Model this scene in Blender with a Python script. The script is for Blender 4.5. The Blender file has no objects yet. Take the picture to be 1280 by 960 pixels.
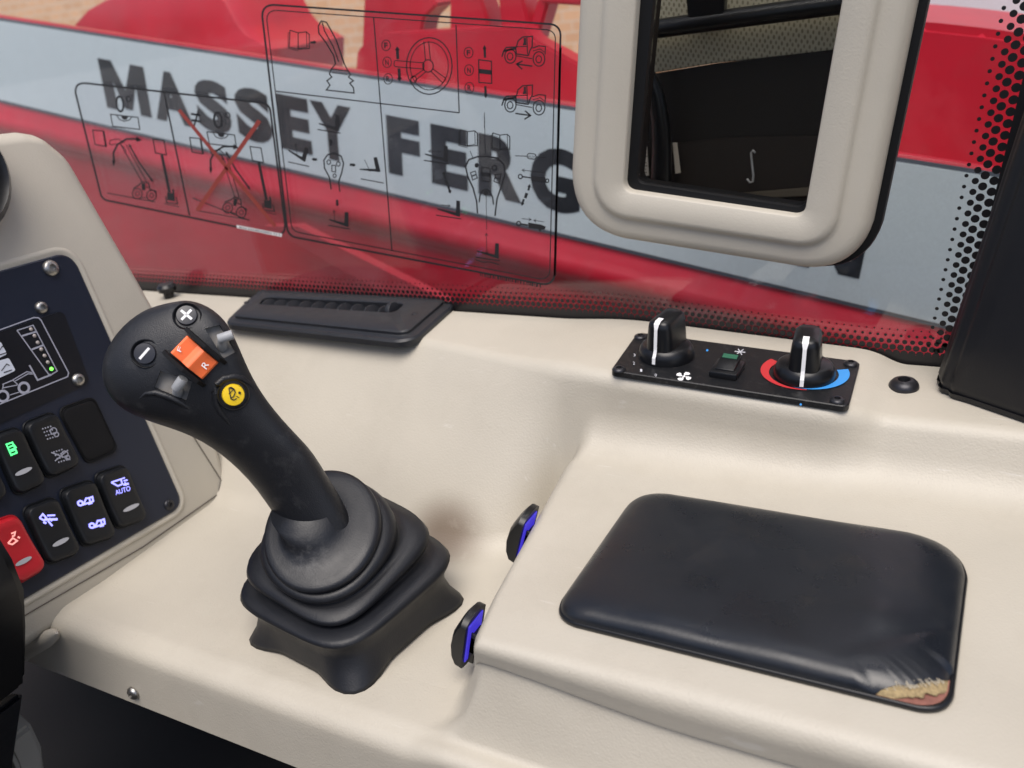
import bpy, bmesh, math, random
from mathutils import Vector, Matrix, noise
R_ = math.radians
random.seed(4)
SC = bpy.context.scene
COL = SC.collection

# ------------------------------------------------------------------ camera
C = Vector((0, 0, 0.5))
RIGHT = Vector((0.8745321, 0.4682474, -0.1262455))
UP = Vector((-0.0946923, 0.4201764, 0.9024883))
FWD = Vector((-0.4756332, 0.7773006, -0.4117971))
cd = bpy.data.cameras.new('camera')
cam = bpy.data.objects.new('camera', cd)
COL.objects.link(cam)
cam.matrix_world = Matrix(((RIGHT.x, UP.x, -FWD.x, C.x), (RIGHT.y, UP.y, -FWD.y, C.y),
                           (RIGHT.z, UP.z, -FWD.z, C.z), (0, 0, 0, 1)))
cd.sensor_width = 36
cd.lens = 36 * 1110 / 1280
cd.clip_start = 0.02
cd.clip_end = 500
cd.dof.use_dof = True
cd.dof.focus_distance = 0.74
cd.dof.aperture_fstop = 6.5
SC.camera = cam

# ------------------------------------------------------------------ light
wd = bpy.data.worlds.new('World')
SC.world = wd
wd.use_nodes = True
nt = wd.node_tree
sky = nt.nodes.new('ShaderNodeTexSky')
sky.sky_type = 'NISHITA'
sky.sun_disc = False
SUN_EL, SUN_AZ = R_(67), R_(158)          # azimuth measured from +Y, clockwise
sky.sun_elevation = SUN_EL
sky.sun_rotation = SUN_AZ
sky.air_density = 0.7
sky.dust_density = 3
bg = nt.nodes['Background']
nt.links.new(sky.outputs[0], bg.inputs[0])
bg.inputs[1].default_value = 0.15
sl = bpy.data.lights.new('sun', 'SUN')
sl.energy = 2.6
sl.angle = R_(48)
sl.color = (1.0, 0.95, 0.89)
sun = bpy.data.objects.new('sun', sl)
COL.objects.link(sun)
sd = Vector((math.sin(SUN_AZ) * math.cos(SUN_EL), math.cos(SUN_AZ) * math.cos(SUN_EL), math.sin(SUN_EL)))
sun.rotation_euler = sd.to_track_quat('Z', 'Y').to_euler()
SC.view_settings.view_transform = 'Standard'
SC.view_settings.look = 'None'
SC.view_settings.gamma = 1
SC.view_settings.exposure = 0.2

# ------------------------------------------------------------------ helpers
def ray(u, v):
    return RIGHT * (u - 640) + UP * (480 - v) + FWD * 1110

def plane(P, N):
    """a real plane in the cab; returns a function that finds the point of it seen along a sight line"""
    P = Vector(P); N = Vector(N).normalized()
    def f(u, v, lift=0.0):
        Q = P + N * lift
        d = ray(u, v)
        return C + d * ((Q - C).dot(N) / d.dot(N))
    f.n = N
    return f
def zpl(z): return plane((0, 0, z), (0, 0, 1))
def ypl(y): return plane((0, y, 0), (0, -1, 0))
def xpl(x): return plane((x, 0, 0), (1, 0, 0))
def depth(p): return (p - C).dot(FWD)
def at_depth(u, v, d): return C + ray(u, v) * (d / 1110)

W = {}
def world_of(o): return W.get(o.name, Matrix.Identity(4)) if o else Matrix.Identity(4)

def thing(name, label, cat, loc, group=None):
    o = bpy.data.objects.new(name, None)
    COL.objects.link(o)
    o.empty_display_size = 0.02
    o.location = loc
    o['label'] = label; o['category'] = cat
    if group: o['group'] = group
    W[o.name] = Matrix.Translation(loc)
    return o

def link(name, me, parent=None, M=None, label=None, kind=None):
    o = bpy.data.objects.new(name, me)
    COL.objects.link(o)
    Mw = M if M is not None else world_of(parent)
    W[o.name] = Mw.copy()
    if parent:
        o.parent = parent
        o.matrix_local = world_of(parent).inverted() @ Mw
    else:
        o.matrix_local = Mw
    if label: o['label'] = label
    if kind: o['kind'] = kind
    return o

def mesh(name, verts, faces, mat, parent=None, M=None, smooth=False, label=None, kind=None, sharp=None, recalc=False):
    """verts are world points unless M is given (then local to M)"""
    me = bpy.data.meshes.new(name)
    if M is None:
        inv = world_of(parent).inverted()
        verts = [inv @ Vector(v) for v in verts]
    me.from_pydata([tuple(v) for v in verts], [], faces)
    if recalc:
        bm = bmesh.new(); bm.from_mesh(me)
        bmesh.ops.recalc_face_normals(bm, faces=bm.faces)
        bm.to_mesh(me); bm.free()
    for p in me.polygons: p.use_smooth = smooth
    if sharp is not None: me.set_sharp_from_angle(angle=R_(sharp))
    me.materials.append(mat)
    return link(name, me, parent, M, label, kind)

def bmobj(name, bm, mat, parent=None, M=None, smooth=True, sharp=35, label=None, kind=None):
    me = bpy.data.meshes.new(name)
    if M is None:
        bm.transform(world_of(parent).inverted())
    bmesh.ops.recalc_face_normals(bm, faces=bm.faces)
    bm.to_mesh(me); bm.free()
    for p in me.polygons: p.use_smooth = smooth
    if smooth: me.set_sharp_from_angle(angle=R_(sharp))
    me.materials.append(mat)
    return link(name, me, parent, M, label, kind)

def dup(o, M, parent=None, label=None):
    c = o.copy()
    COL.objects.link(c)
    W[c.name] = M.copy()
    c.parent = parent
    c.matrix_local = (world_of(parent).inverted() if parent else Matrix.Identity(4)) @ M
    return c

def frame(o, x, n):
    """matrix with z = n, x close to x, origin o"""
    n = Vector(n).normalized(); x = Vector(x); x = (x - n * x.dot(n)).normalized()
    y = n.cross(x)
    return Matrix(((x.x, y.x, n.x, o[0]), (x.y, y.y, n.y, o[1]), (x.z, y.z, n.z, o[2]), (0, 0, 0, 1)))

def loft(rings, close_u=True, cap0=False, cap1=False):
    n = len(rings[0]); vs = [p for r in rings for p in r]; fs = []
    for i in range(len(rings) - 1):
        for j in range(n if close_u else n - 1):
            k = (j + 1) % n
            fs.append((i * n + j, i * n + k, (i + 1) * n + k, (i + 1) * n + j))
    if cap0: fs.append(tuple(range(n - 1, -1, -1)))
    if cap1: fs.append(tuple((len(rings) - 1) * n + j for j in range(n)))
    return vs, fs

def lathe(prof, seg=40, cap=True):
    """prof: list of (r, z), about z"""
    rings = [[Vector((r * math.cos(2 * math.pi * j / seg), r * math.sin(2 * math.pi * j / seg), z)) for j in range(seg)] for r, z in prof]
    return loft(rings, True, cap, cap)

def fillet(pts, radii, arc=6, closed=True):
    """round the corners of a 2-D polyline; constant point count"""
    out = []; n = len(pts)
    for i in range(n):
        p = Vector(pts[i])
        if not closed and i in (0, n - 1):
            out.append(p); continue
        a = Vector(pts[i - 1]) - p; b = Vector(pts[(i + 1) % n]) - p
        la, lb = a.length, b.length
        if la < 1e-9 or lb < 1e-9:
            out += [p] * (arc + 1); continue
        a /= la; b /= lb
        ang = math.acos(max(-1, min(1, a.dot(b))))
        t = radii[i] / max(math.tan(ang / 2), 1e-4)
        t = min(t, la * 0.49, lb * 0.49)
        p0 = p + a * t; p1 = p + b * t
        for k in range(arc + 1):
            s = k / arc
            out.append(p0 * (1 - s) ** 2 + p * 2 * s * (1 - s) * (0.83) + (p0 + p1) * 0.5 * 2 * s * (1 - s) * 0.17 + p1 * s * s)
    return out

def box_bm(sx, sy, sz, bev=0.0, seg=2, M=None):
    bm = bmesh.new()
    bmesh.ops.create_cube(bm, size=1)
    bm.transform(Matrix.Diagonal((sx, sy, sz, 1)))
    if bev > 0:
        bmesh.ops.bevel(bm, geom=bm.edges[:], offset=bev, segments=seg, affect='EDGES', profile=0.5)
    if M: bm.transform(M)
    return bm

def merge(a, b):
    me = bpy.data.meshes.new('tmp'); b.to_mesh(me); b.free()
    a.from_mesh(me); bpy.data.meshes.remove(me)
    return a

def lerp(a, b, t): return a + (b - a) * t
def sm(a, b, x):
    t = max(0.0, min(1.0, (x - a) / (b - a)))
    return t * t * (3 - 2 * t)
def lin(a, b, x, r=0.22):
    """linear ramp with rounded ends"""
    t = (x - a) / (b - a)
    def sp(q): return 0 if q <= -r else (q if q >= r else (q + r) ** 2 / (4 * r))
    return sp(t) - sp(t - 1)

_txt = {}
HEAVY = {'M': [(0, 0), (0, 1), (.29, 1), (.5, .45), (.71, 1), (1, 1), (1, 0), (.75, 0), (.75, .58), (.585, .06), (.415, .06), (.25, .58), (.25, 0)],
         'N': [(0, 0), (0, 1), (.29, 1), (.70, .42), (.70, 1), (1, 1), (1, 0), (.71, 0), (.30, .58), (.30, 0)]}
def glyphs(s, bold=0.0):
    k = (s, bold)
    if k in _txt: return _txt[k]
    cu = bpy.data.curves.new('txt', 'FONT'); cu.body = s; cu.size = 1; cu.offset = bold; cu.resolution_u = 4
    ob = bpy.data.objects.new('txt', cu); COL.objects.link(ob)
    dg = bpy.context.evaluated_depsgraph_get()
    me = ob.evaluated_get(dg).to_mesh()
    vs = [(v.co.x, v.co.y) for v in me.vertices]; fs = [tuple(p.vertices) for p in me.polygons]
    ob.evaluated_get(dg).to_mesh_clear()
    bpy.data.objects.remove(ob); bpy.data.curves.remove(cu)
    x0 = min(v[0] for v in vs); x1 = max(v[0] for v in vs); y0 = min(v[1] for v in vs); y1 = max(v[1] for v in vs)
    vs = [((x - x0) / (x1 - x0), (y - y0) / (y1 - y0)) for x, y in vs]
    _txt[k] = (vs, fs)
    return _txt[k]

INKW = 1.22
class Ink:
    """flat print lying on a real surface: lines, discs, polygons, text"""
    def __init__(s, pl, lift=0.0, tf=None):
        s.pl, s.lift, s.v, s.f = pl, lift, [], []
        s.tf = tf or (lambda x, y: (x, y))
    def _p(s, q): s.v.append(s.pl(q[0], q[1], s.lift))
    def poly(s, pts):
        b = len(s.v)
        for p in pts: s._p(s.tf(*p))
        s.f.append(tuple(range(b, b + len(pts))))
        return s
    def line(s, pts, w=1.0, closed=False):
        q = [Vector(s.tf(*p)) for p in pts]; n = len(q); b = len(s.v)
        for i in range(n):
            if closed: d0 = q[i] - q[i - 1]; d1 = q[(i + 1) % n] - q[i]
            else:
                d0 = q[i] - q[i - 1] if i else q[1] - q[0]
                d1 = q[i + 1] - q[i] if i < n - 1 else d0
            d0 = d0.normalized(); d1 = d1.normalized()
            m = Vector((-d0.y - d1.y, d0.x + d1.x))
            if m.length < 1e-6: m = Vector((-d0.y, d0.x))
            m.normalize()
            c = max(0.5, m.dot(Vector((-d0.y, d0.x))))
            s._p(q[i] + m * (w * INKW / 2 / c)); s._p(q[i] - m * (w * INKW / 2 / c))
        for i in range(n if closed else n - 1):
            k = (i + 1) % n
            s.f.append((b + 2 * i, b + 2 * i + 1, b + 2 * k + 1, b + 2 * k))
        return s
    def circ(s, c, rx, ry=None, w=1.0, rot=0, a0=0, a1=360, seg=28):
        ry = ry or rx; pts = []; full = abs(a1 - a0) >= 360
        for i in range(seg if full else seg + 1):
            a = R_(a0 + (a1 - a0) * i / seg)
            x, y = rx * math.cos(a), ry * math.sin(a)
            pts.append((c[0] + x * math.cos(R_(rot)) - y * math.sin(R_(rot)), c[1] + x * math.sin(R_(rot)) + y * math.cos(R_(rot))))
        return s.line(pts, w, full)
    def disc(s, c, rx, ry=None, rot=0, seg=24):
        ry = ry or rx; pts = []
        for i in range(seg):
            a = 2 * math.pi * i / seg
            x, y = rx * math.cos(a), ry * math.sin(a)
            pts.append((c[0] + x * math.cos(R_(rot)) - y * math.sin(R_(rot)), c[1] + x * math.sin(R_(rot)) + y * math.cos(R_(rot))))
        return s.poly(pts)
    def arrow(s, a, b, w=1.0, head=5, hw=4):
        A, B = Vector(s.tf(*a)), Vector(s.tf(*b)); d = (B - A).normalized(); n = Vector((-d.y, d.x))
        k = s.tf; s.tf = lambda x, y: (x, y)
        s.line([A, B - d * head * 0.8], w); s.poly([B, B - d * head + n * hw / 2, B - d * head - n * hw / 2])
        s.tf = k
        return s
    def thin_arrow(s, a, b, w=.6, h=3.2):
        A, B = Vector(s.tf(*a)), Vector(s.tf(*b)); d = (B - A).normalized(); n = Vector((-d.y, d.x))
        k = s.tf; s.tf = lambda x, y: (x, y)
        s.line([A, B], w); s.line([B - d * h + n * h * .6, B, B - d * h - n * h * .6], w)
        s.tf = k
        return s
    def text(s, t, o, ex, ey, bold=0.0):
        """o = lower left, ex/ey = vectors of width and height"""
        vs, fs = glyphs(t, bold); b = len(s.v)
        for x, y in vs: s._p(s.tf(o[0] + ex[0] * x + ey[0] * y, o[1] + ex[1] * x + ey[1] * y))
        for f in fs: s.f.append(tuple(b + i for i in f))
        return s
    def build(s, name, mat, parent, label=None, kind=None):
        return mesh(name, s.v, s.f, mat, parent, label=label, kind=kind)

# ------------------------------------------------------------------ materials
def mat(name, col, rough=0.5, metal=0.0, bump=0.0, bscale=400, var=0.0, vscale=12, coat=0.0, spec=0.5, emit=None, es=0.0, rvar=0.0, sheen=0.0):
    m = bpy.data.materials.new(name); m.use_nodes = True
    t = m.node_tree; p = t.nodes['Principled BSDF']
    p.inputs['Base Color'].default_value = (*col, 1)
    p.inputs['Roughness'].default_value = rough
    p.inputs['Metallic'].default_value = metal
    p.inputs['Specular IOR Level'].default_value = spec
    p.inputs['Coat Weight'].default_value = coat
    p.inputs['Coat Roughness'].default_value = 0.08
    if emit:
        p.inputs['Emission Color'].default_value = (*emit, 1); p.inputs['Emission Strength'].default_value = es
    tc = t.nodes.new('ShaderNodeNewGeometry')
    if bump:
        nz = t.nodes.new('ShaderNodeTexNoise'); nz.inputs['Scale'].default_value = bscale; nz.inputs['Detail'].default_value = 2
        t.links.new(tc.outputs['Position'], nz.inputs['Vector'])
        b = t.nodes.new('ShaderNodeBump'); b.inputs['Strength'].default_value = bump; b.inputs['Distance'].default_value = 0.0006
        t.links.new(nz.outputs['Fac'], b.inputs['Height']); t.links.new(b.outputs[0], p.inputs['Normal'])
    if var or rvar:
        nz = t.nodes.new('ShaderNodeTexNoise'); nz.inputs['Scale'].default_value = vscale; nz.inputs['Detail'].default_value = 5
        nz.inputs['Roughness'].default_value = 0.62
        t.links.new(tc.outputs['Position'], nz.inputs['Vector'])
        if var:
            r = t.nodes.new('ShaderNodeMapRange'); r.inputs[1].default_value = .3; r.inputs[2].default_value = .7
            r.inputs[3].default_value = 1 - var; r.inputs[4].default_value = 1 + var
            t.links.new(nz.outputs['Fac'], r.inputs[0])
            mx = t.nodes.new('ShaderNodeVectorMath'); mx.operation = 'SCALE'; mx.inputs[0].default_value = col
            t.links.new(r.outputs[0], mx.inputs['Scale']); t.links.new(mx.outputs[0], p.inputs['Base Color'])
        if rvar:
            r = t.nodes.new('ShaderNodeMapRange'); r.inputs[1].default_value = .3; r.inputs[2].default_value = .7
            r.inputs[3].default_value = rough - rvar; r.inputs[4].default_value = rough + rvar
            t.links.new(nz.outputs['Fac'], r.inputs[0]); t.links.new(r.outputs[0], p.inputs['Roughness'])
    return m

def dirty(m, col, amount=0.6, scale=30, lo=.55, hi=.75, centre=None, radius=None, squash=(1, 1, 1)):
    """lay dust or grime of its own shape over a material"""
    t = m.node_tree; p = t.nodes['Principled BSDF']
    g = t.nodes.new('ShaderNodeNewGeometry')
    nz = t.nodes.new('ShaderNodeTexNoise'); nz.inputs['Scale'].default_value = scale; nz.inputs['Detail'].default_value = 6; nz.inputs['Roughness'].default_value = .7
    t.links.new(g.outputs['Position'], nz.inputs['Vector'])
    r = t.nodes.new('ShaderNodeMapRange'); r.inputs[1].default_value = lo; r.inputs[2].default_value = hi; r.inputs[4].default_value = amount
    t.links.new(nz.outputs['Fac'], r.inputs[0])
    fac = r.outputs[0]
    if centre:
        s = t.nodes.new('ShaderNodeVectorMath'); s.operation = 'SUBTRACT'; s.inputs[1].default_value = centre
        t.links.new(g.outputs['Position'], s.inputs[0])
        q = t.nodes.new('ShaderNodeVectorMath'); q.operation = 'MULTIPLY'; q.inputs[1].default_value = squash
        t.links.new(s.outputs[0], q.inputs[0])
        l = t.nodes.new('ShaderNodeVectorMath'); l.operation = 'LENGTH'; t.links.new(q.outputs[0], l.inputs[0])
        f = t.nodes.new('ShaderNodeMapRange'); f.interpolation_type = 'SMOOTHSTEP'
        f.inputs[1].default_value = radius; f.inputs[2].default_value = radius * .15; f.inputs[3].default_value = 0; f.inputs[4].default_value = 1
        t.links.new(l.outputs['Value'], f.inputs[0])
        mu = t.nodes.new('ShaderNodeMath'); mu.operation = 'MULTIPLY'
        t.links.new(fac, mu.inputs[0]); t.links.new(f.outputs[0], mu.inputs[1]); fac = mu.outputs[0]
    mx = t.nodes.new('ShaderNodeMix'); mx.data_type = 'RGBA'
    src = p.inputs['Base Color'].links
    if src: t.links.new(src[0].from_socket, mx.inputs[6])
    else: mx.inputs[6].default_value = p.inputs['Base Color'].default_value
    mx.inputs[7].default_value = (*col, 1)
    t.links.new(fac, mx.inputs[0]); t.links.new(mx.outputs[2], p.inputs['Base Color'])
    return m

def beige_mat(name, col, grain=.32):
    m = mat(name, col, rough=0.48, bump=0, var=0.035, vscale=9, spec=.45)
    t = m.node_tree; p = t.nodes['Principled BSDF']
    g = t.nodes.new('ShaderNodeNewGeometry')
    v = t.nodes.new('ShaderNodeTexVoronoi'); v.inputs['Scale'].default_value = 620; v.feature = 'SMOOTH_F1'
    n = t.nodes.new('ShaderNodeTexNoise'); n.inputs['Scale'].default_value = 420; n.inputs['Detail'].default_value = 3
    for q in (v, n): t.links.new(g.outputs['Position'], q.inputs['Vector'])
    a = t.nodes.new('ShaderNodeMath'); a.operation = 'ADD'
    t.links.new(v.outputs['Distance'], a.inputs[0]); t.links.new(n.outputs['Fac'], a.inputs[1])
    b = t.nodes.new('ShaderNodeBump'); b.inputs['Strength'].default_value = grain; b.inputs['Distance'].default_value = .0005
    t.links.new(a.outputs[0], b.inputs['Height']); t.links.new(b.outputs[0], p.inputs['Normal'])
    return m

BEIGE = beige_mat('beige_plastic', (.475, .44, .37), .2)
CONSOLE = beige_mat('console_plastic', (.465, .43, .36))
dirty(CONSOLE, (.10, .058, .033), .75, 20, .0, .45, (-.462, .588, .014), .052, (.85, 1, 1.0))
dirty(CONSOLE, (.18, .14, .10), .8, 210, .70, .74)
dirty(CONSOLE, (.33, .29, .23), .30, 5, .5, .75)
def scuffs(m, col, amount):
    t = m.node_tree; p = t.nodes['Principled BSDF']
    g = t.nodes.new('ShaderNodeNewGeometry'); mp = t.nodes.new('ShaderNodeMapping')
    mp.inputs['Rotation'].default_value = (0, 0, R_(25)); mp.inputs['Scale'].default_value = (22, 260, 60)
    t.links.new(g.outputs['Position'], mp.inputs[0])
    nz = t.nodes.new('ShaderNodeTexNoise'); nz.inputs['Scale'].default_value = 1; nz.inputs['Detail'].default_value = 3
    t.links.new(mp.outputs[0], nz.inputs['Vector'])
    r = t.nodes.new('ShaderNodeMapRange'); r.inputs[1].default_value = .70; r.inputs[2].default_value = .76; r.inputs[4].default_value = amount
    t.links.new(nz.outputs['Fac'], r.inputs[0])
    mx = t.nodes.new('ShaderNodeMix'); mx.data_type = 'RGBA'
    t.links.new(p.inputs['Base Color'].links[0].from_socket, mx.inputs[6]); mx.inputs[7].default_value = (*col, 1)
    t.links.new(r.outputs[0], mx.inputs[0]); t.links.new(mx.outputs[2], p.inputs['Base Color'])
scuffs(CONSOLE, (.62, .60, .56), .35)
BLACK = mat('black_plastic', (.0135, .015, .019), .45, spec=.5, bump=.25, bscale=900, rvar=.07, vscale=40)
GRIP = mat('grip_plastic', (.009, .0098, .0125), .44, spec=.5, bump=.5, bscale=1100, rvar=.06, vscale=25)
dirty(GRIP, (.09, .09, .09), .35, 60, .55, .8, None)
SATIN = mat('satin_black', (.007, .0075, .009), .3, spec=.4)
MATTE = mat('matte_black', (.005, .005, .006), .75, spec=.25)
RUBBER = mat('rubber_boot', (.0085, .0095, .0125), .46, spec=.45, bump=.25, bscale=700, rvar=.08, vscale=30)
dirty(RUBBER, (.13, .128, .125), .42, 110, .48, .74, (-.480, .428, .092), .035, (1, 1, 1.2))
VINYL = mat('black_vinyl', (.0085, .0105, .0145), .32, spec=.5, bump=.12, bscale=500, rvar=.13, vscale=18)
dirty(VINYL, (.045, .036, .028), .25, 22, .55, .8)
NAVY = mat('panel_film', (.010, .014, .028), .36, spec=.4, bump=.1, bscale=900)
DARKF = mat('display_film', (.005, .006, .010), .3, spec=.4)
GREY = mat('grey_plastic', (.33, .34, .35), .5)
GREYF = mat('grey_gasket', (.27, .255, .235), .7, var=.15, vscale=120)
STEEL = mat('zinc_steel', (.38, .37, .35), .38, 1.0, var=.3, vscale=300)
BOLT = mat('blackened_bolt', (.035, .035, .04), .35, .6)
ORANGE = mat('orange_plastic', (.92, .17, .045), .38)
YELLOW = mat('yellow_plastic', (.82, .56, .015), .35)
WHITE = mat('white_print', (.82, .82, .82), .5)
PALE = mat('pale_print', (.55, .56, .60), .5)
BLACKINK = mat('black_ink', (.012, .012, .014), .6)
REDINK = mat('red_ink', (.27, .04, .03), .6)
REDRING = mat('red_print', (.50, .03, .035), .5)
BLUERING = mat('blue_print', (.04, .27, .68), .5)
REDSW = mat('red_switch', (.42, .012, .02), .38)
LENS = mat('clear_lens', (.42, .43, .46), .25)
BLUELED = mat('blue_glow', (.03, .03, .25), .4, emit=(.055, .035, .62), es=.7, var=.5, vscale=160)
BLUEICON = mat('blue_icon', (.2, .2, .6), .4, emit=(.30, .30, 1.0), es=1.6)
GREENICON = mat('green_icon', (.1, .6, .2), .4, emit=(.08, 1.0, .25), es=1.2)
GREENLED = mat('green_led', (.2, .8, .1), .4, emit=(.15, 1.0, .08), es=2.0)
DIMLED = mat('dim_led', (.40, .36, .34), .3)
FOAM = mat('tan_foam', (.30, .225, .115), .95, bump=1.0, bscale=900, var=.35, vscale=500)
LINING = mat('red_lining', (.24, .10, .075), .6, var=.25, vscale=120)
RED = mat('red_paint', (.47, .009, .028), .42, var=.12, vscale=5, coat=.12)
dirty(RED, (.30, .06, .06), .4, 9, .5, .8)
STRIPE = mat('silver_stripe', (.61, .69, .72), .5, var=.06, vscale=400)
EDGE = mat('stripe_edge', (.10, .115, .14), .5)
LETTER = mat('letter_print', (.020, .023, .029), .5, spec=.3)
SEAL = mat('rubber_seal', (.005, .005, .0055), .5, spec=.3)
TRIM = mat('pillar_trim', (.008, .0085, .011), .42, spec=.35, bump=.15, bscale=600, rvar=.08, vscale=14)
FLOORM = mat('floor_mat', (.0055, .005, .0048), .8, bump=.4, bscale=200)
LEDGREEN = mat('dull_green_lens', (.03, .12, .07), .3)
PAPER = mat('paper_label', (.62, .56, .48), .7)
FRIT = mat('black_frit', (.010, .009, .010), .35)

def perforated():
    m = mat('perforated_beige', (.42, .38, .27), .7)
    t = m.node_tree; p = t.nodes['Principled BSDF']
    g = t.nodes.new('ShaderNodeNewGeometry')
    mp = t.nodes.new('ShaderNodeMapping'); mp.inputs['Rotation'].default_value = (0, R_(38), 0); mp.inputs['Scale'].default_value = (260, 1, 150)
    t.links.new(g.outputs['Position'], mp.inputs[0])
    v = t.nodes.new('ShaderNodeTexVoronoi'); v.inputs['Scale'].default_value = 1; v.inputs['Randomness'].default_value = 0.15
    t.links.new(mp.outputs[0], v.inputs['Vector'])
    r = t.nodes.new('ShaderNodeMapRange'); r.inputs[1].default_value = .22; r.inputs[2].default_value = .4
    t.links.new(v.outputs['Distance'], r.inputs[0])
    mx = t.nodes.new('ShaderNodeMix'); mx.data_type = 'RGBA'
    mx.inputs[6].default_value = (.20, .18, .12, 1); mx.inputs[7].default_value = (.42, .39, .29, 1)
    t.links.new(r.outputs[0], mx.inputs[0]); t.links.new(mx.outputs[2], p.inputs['Base Color'])
    return m
PERF = perforated()

def glass(name, tint, refl=1.0, haze=0.0, hazecol=(.8, .8, .85), hscale=900, lo=.3, hi=.7, hmin=.5, hmax=1.5):
    m = bpy.data.materials.new(name); m.use_nodes = True
    t = m.node_tree
    for n in list(t.nodes):
        if n.type != 'OUTPUT_MATERIAL': t.nodes.remove(n)
    out = t.nodes['Material Output']
    tr = t.nodes.new('ShaderNodeBsdfTransparent'); tr.inputs[0].default_value = (*tint, 1)
    gl = t.nodes.new('ShaderNodeBsdfGlossy'); gl.inputs['Roughness'].default_value = .01
    fr = t.nodes.new('ShaderNodeFresnel')
    gb_ = t.nodes.new('ShaderNodeNewGeometry'); mi = t.nodes.new('ShaderNodeMapRange')      # thin sheet: same index from both faces
    mi.inputs[3].default_value = 1.5; mi.inputs[4].default_value = 1 / 1.5
    t.links.new(gb_.outputs['Backfacing'], mi.inputs[0]); t.links.new(mi.outputs[0], fr.inputs[0])
    mu = t.nodes.new('ShaderNodeMath'); mu.operation = 'MULTIPLY'; mu.inputs[1].default_value = refl
    t.links.new(fr.outputs[0], mu.inputs[0])
    base = tr.outputs[0]
    if haze:
        df = t.nodes.new('ShaderNodeBsdfDiffuse'); df.inputs[0].default_value = (*hazecol, 1)
        g = t.nodes.new('ShaderNodeNewGeometry'); nz = t.nodes.new('ShaderNodeTexNoise'); nz.inputs['Scale'].default_value = hscale; nz.inputs['Detail'].default_value = 6
        nz.inputs['Roughness'].default_value = .7
        t.links.new(g.outputs['Position'], nz.inputs['Vector'])
        r = t.nodes.new('ShaderNodeMapRange'); r.inputs[1].default_value = lo; r.inputs[2].default_value = hi
        r.inputs[3].default_value = haze * hmin; r.inputs[4].default_value = haze * hmax
        t.links.new(nz.outputs['Fac'], r.inputs[0])
        h = t.nodes.new('ShaderNodeMixShader'); t.links.new(r.outputs[0], h.inputs[0])
        t.links.new(tr.outputs[0], h.inputs[1]); t.links.new(df.outputs[0], h.inputs[2]); base = h.outputs[0]
    mx = t.nodes.new('ShaderNodeMixShader')
    t.links.new(mu.outputs[0], mx.inputs[0]); t.links.new(base, mx.inputs[1]); t.links.new(gl.outputs[0], mx.inputs[2])
    t.links.new(mx.outputs[0], out.inputs[0])
    return m
GLASS = glass('window_glass', (.97, .98, .98), 1.1, .018, (.8, .82, .86), 7, .45, .72, .1, 1.6)
FILM = glass('sticker_film', (.95, .95, .96), .5, .016)
SMOKED = glass('smoked_pane', (.88, .88, .86), .8)

def brickwall():
    m = mat('sandy_brick', (.62, .40, .24), .9)
    t = m.node_tree; p = t.nodes['Principled BSDF']
    g = t.nodes.new('ShaderNodeNewGeometry')
    mp = t.nodes.new('ShaderNodeMapping'); mp.inputs['Rotation'].default_value = (R_(90), 0, 0)
    t.links.new(g.outputs['Position'], mp.inputs[0])
    b = t.nodes.new('ShaderNodeTexBrick'); b.inputs['Scale'].default_value = 4.2
    b.inputs['Color1'].default_value = (.80, .47, .27, 1); b.inputs['Color2'].default_value = (.70, .40, .22, 1); b.inputs['Mortar'].default_value = (.72, .55, .40, 1)
    t.links.new(mp.outputs[0], b.inputs['Vector']); t.links.new(b.outputs[0], p.inputs['Base Color'])
    return m
BRICK = brickwall()
GROUND = mat('concrete_ground', (.26, .25, .23), .9, var=.15, vscale=2)

TU = Vector((.157, 0, .988))            # true upright of the cab (the console lies tilted)
TH = Vector((.9893, 0, -.1461))         # true level along the side window
GY = .812                               # side window
GL = ypl(GY)

# ------------------------------------------------------------------ structure: ground, cab floor
mesh('ground', [(-60, -60, -1.7), (60, -60, -1.7), (60, 60, -1.7), (-60, 60, -1.7)], [(0, 1, 2, 3)], GROUND, kind='structure')
bm = box_bm(2.2, 1.5, .05, .004, 1, Matrix.Translation((-.45, .08, -.50)))
bmobj('cab_floor', bm, FLOORM, kind='structure')
side = thing('cab_wall', 'dark lower cab wall in the footwell under the console', 'wall', (-.5, .7, -.47))
bmobj('wall_panel', box_bm(2.0, .03, .44, .004, 1, Matrix.Translation((-.5, .70, -.25))), FLOORM, side)

bmobj('added_far_wall', box_bm(3.2, .04, .95, .01, 1, Matrix.Translation((-.4, -1.0, -.05))), FLOORM, kind='structure')  # unseen wall behind the camera, added to darken reflections in the panes

# ------------------------------------------------------------------ machine arm outside
BY = 1.25
arm = thing('boom_arm', 'red lifting boom with silver stripe and dark lettering outside the side window', 'boom', (-.8, BY + .2, -.1))
bp = ypl(BY)
# direction of the boom and its stripe, read off the two stripe edges
sT0, sT1 = bp(0, 22), bp(1207, 209)
sB0, sB1 = bp(0, 126), bp(1158, 403)
def ext(p, q, x): return p + (q - p) * ((x - p.x) / (q.x - p.x))
XL, XR = -3.0, .7
def topz(x): return ext(sT0, sT1, x).z
def botz(x): return ext(sB0, sB1, x).z
rings = []
for i in range(41):
    x = XL + (XR - XL) * i / 40
    t, b = topz(x), botz(x)
    h = t - b
    prof = [(.34, t - .10), (.10, t - .022), (.02, t + .002), (.004, t + .003), (0, t - .004), (0, b - .008), (-.004, b - .014),
            (-.006, b - .024), (-.013, b - .034), (-.018, b - .048), (-.014, b - .064), (-.004, b - .076), (.004, b - .085),
            (.004, b - .10), (.012, b - .70), (.03, b - .74), (.34, b - .74)]
    rings.append([Vector((x, BY + y, z)) for y, z in prof])
v, f = loft(rings, True, True, True)
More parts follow.
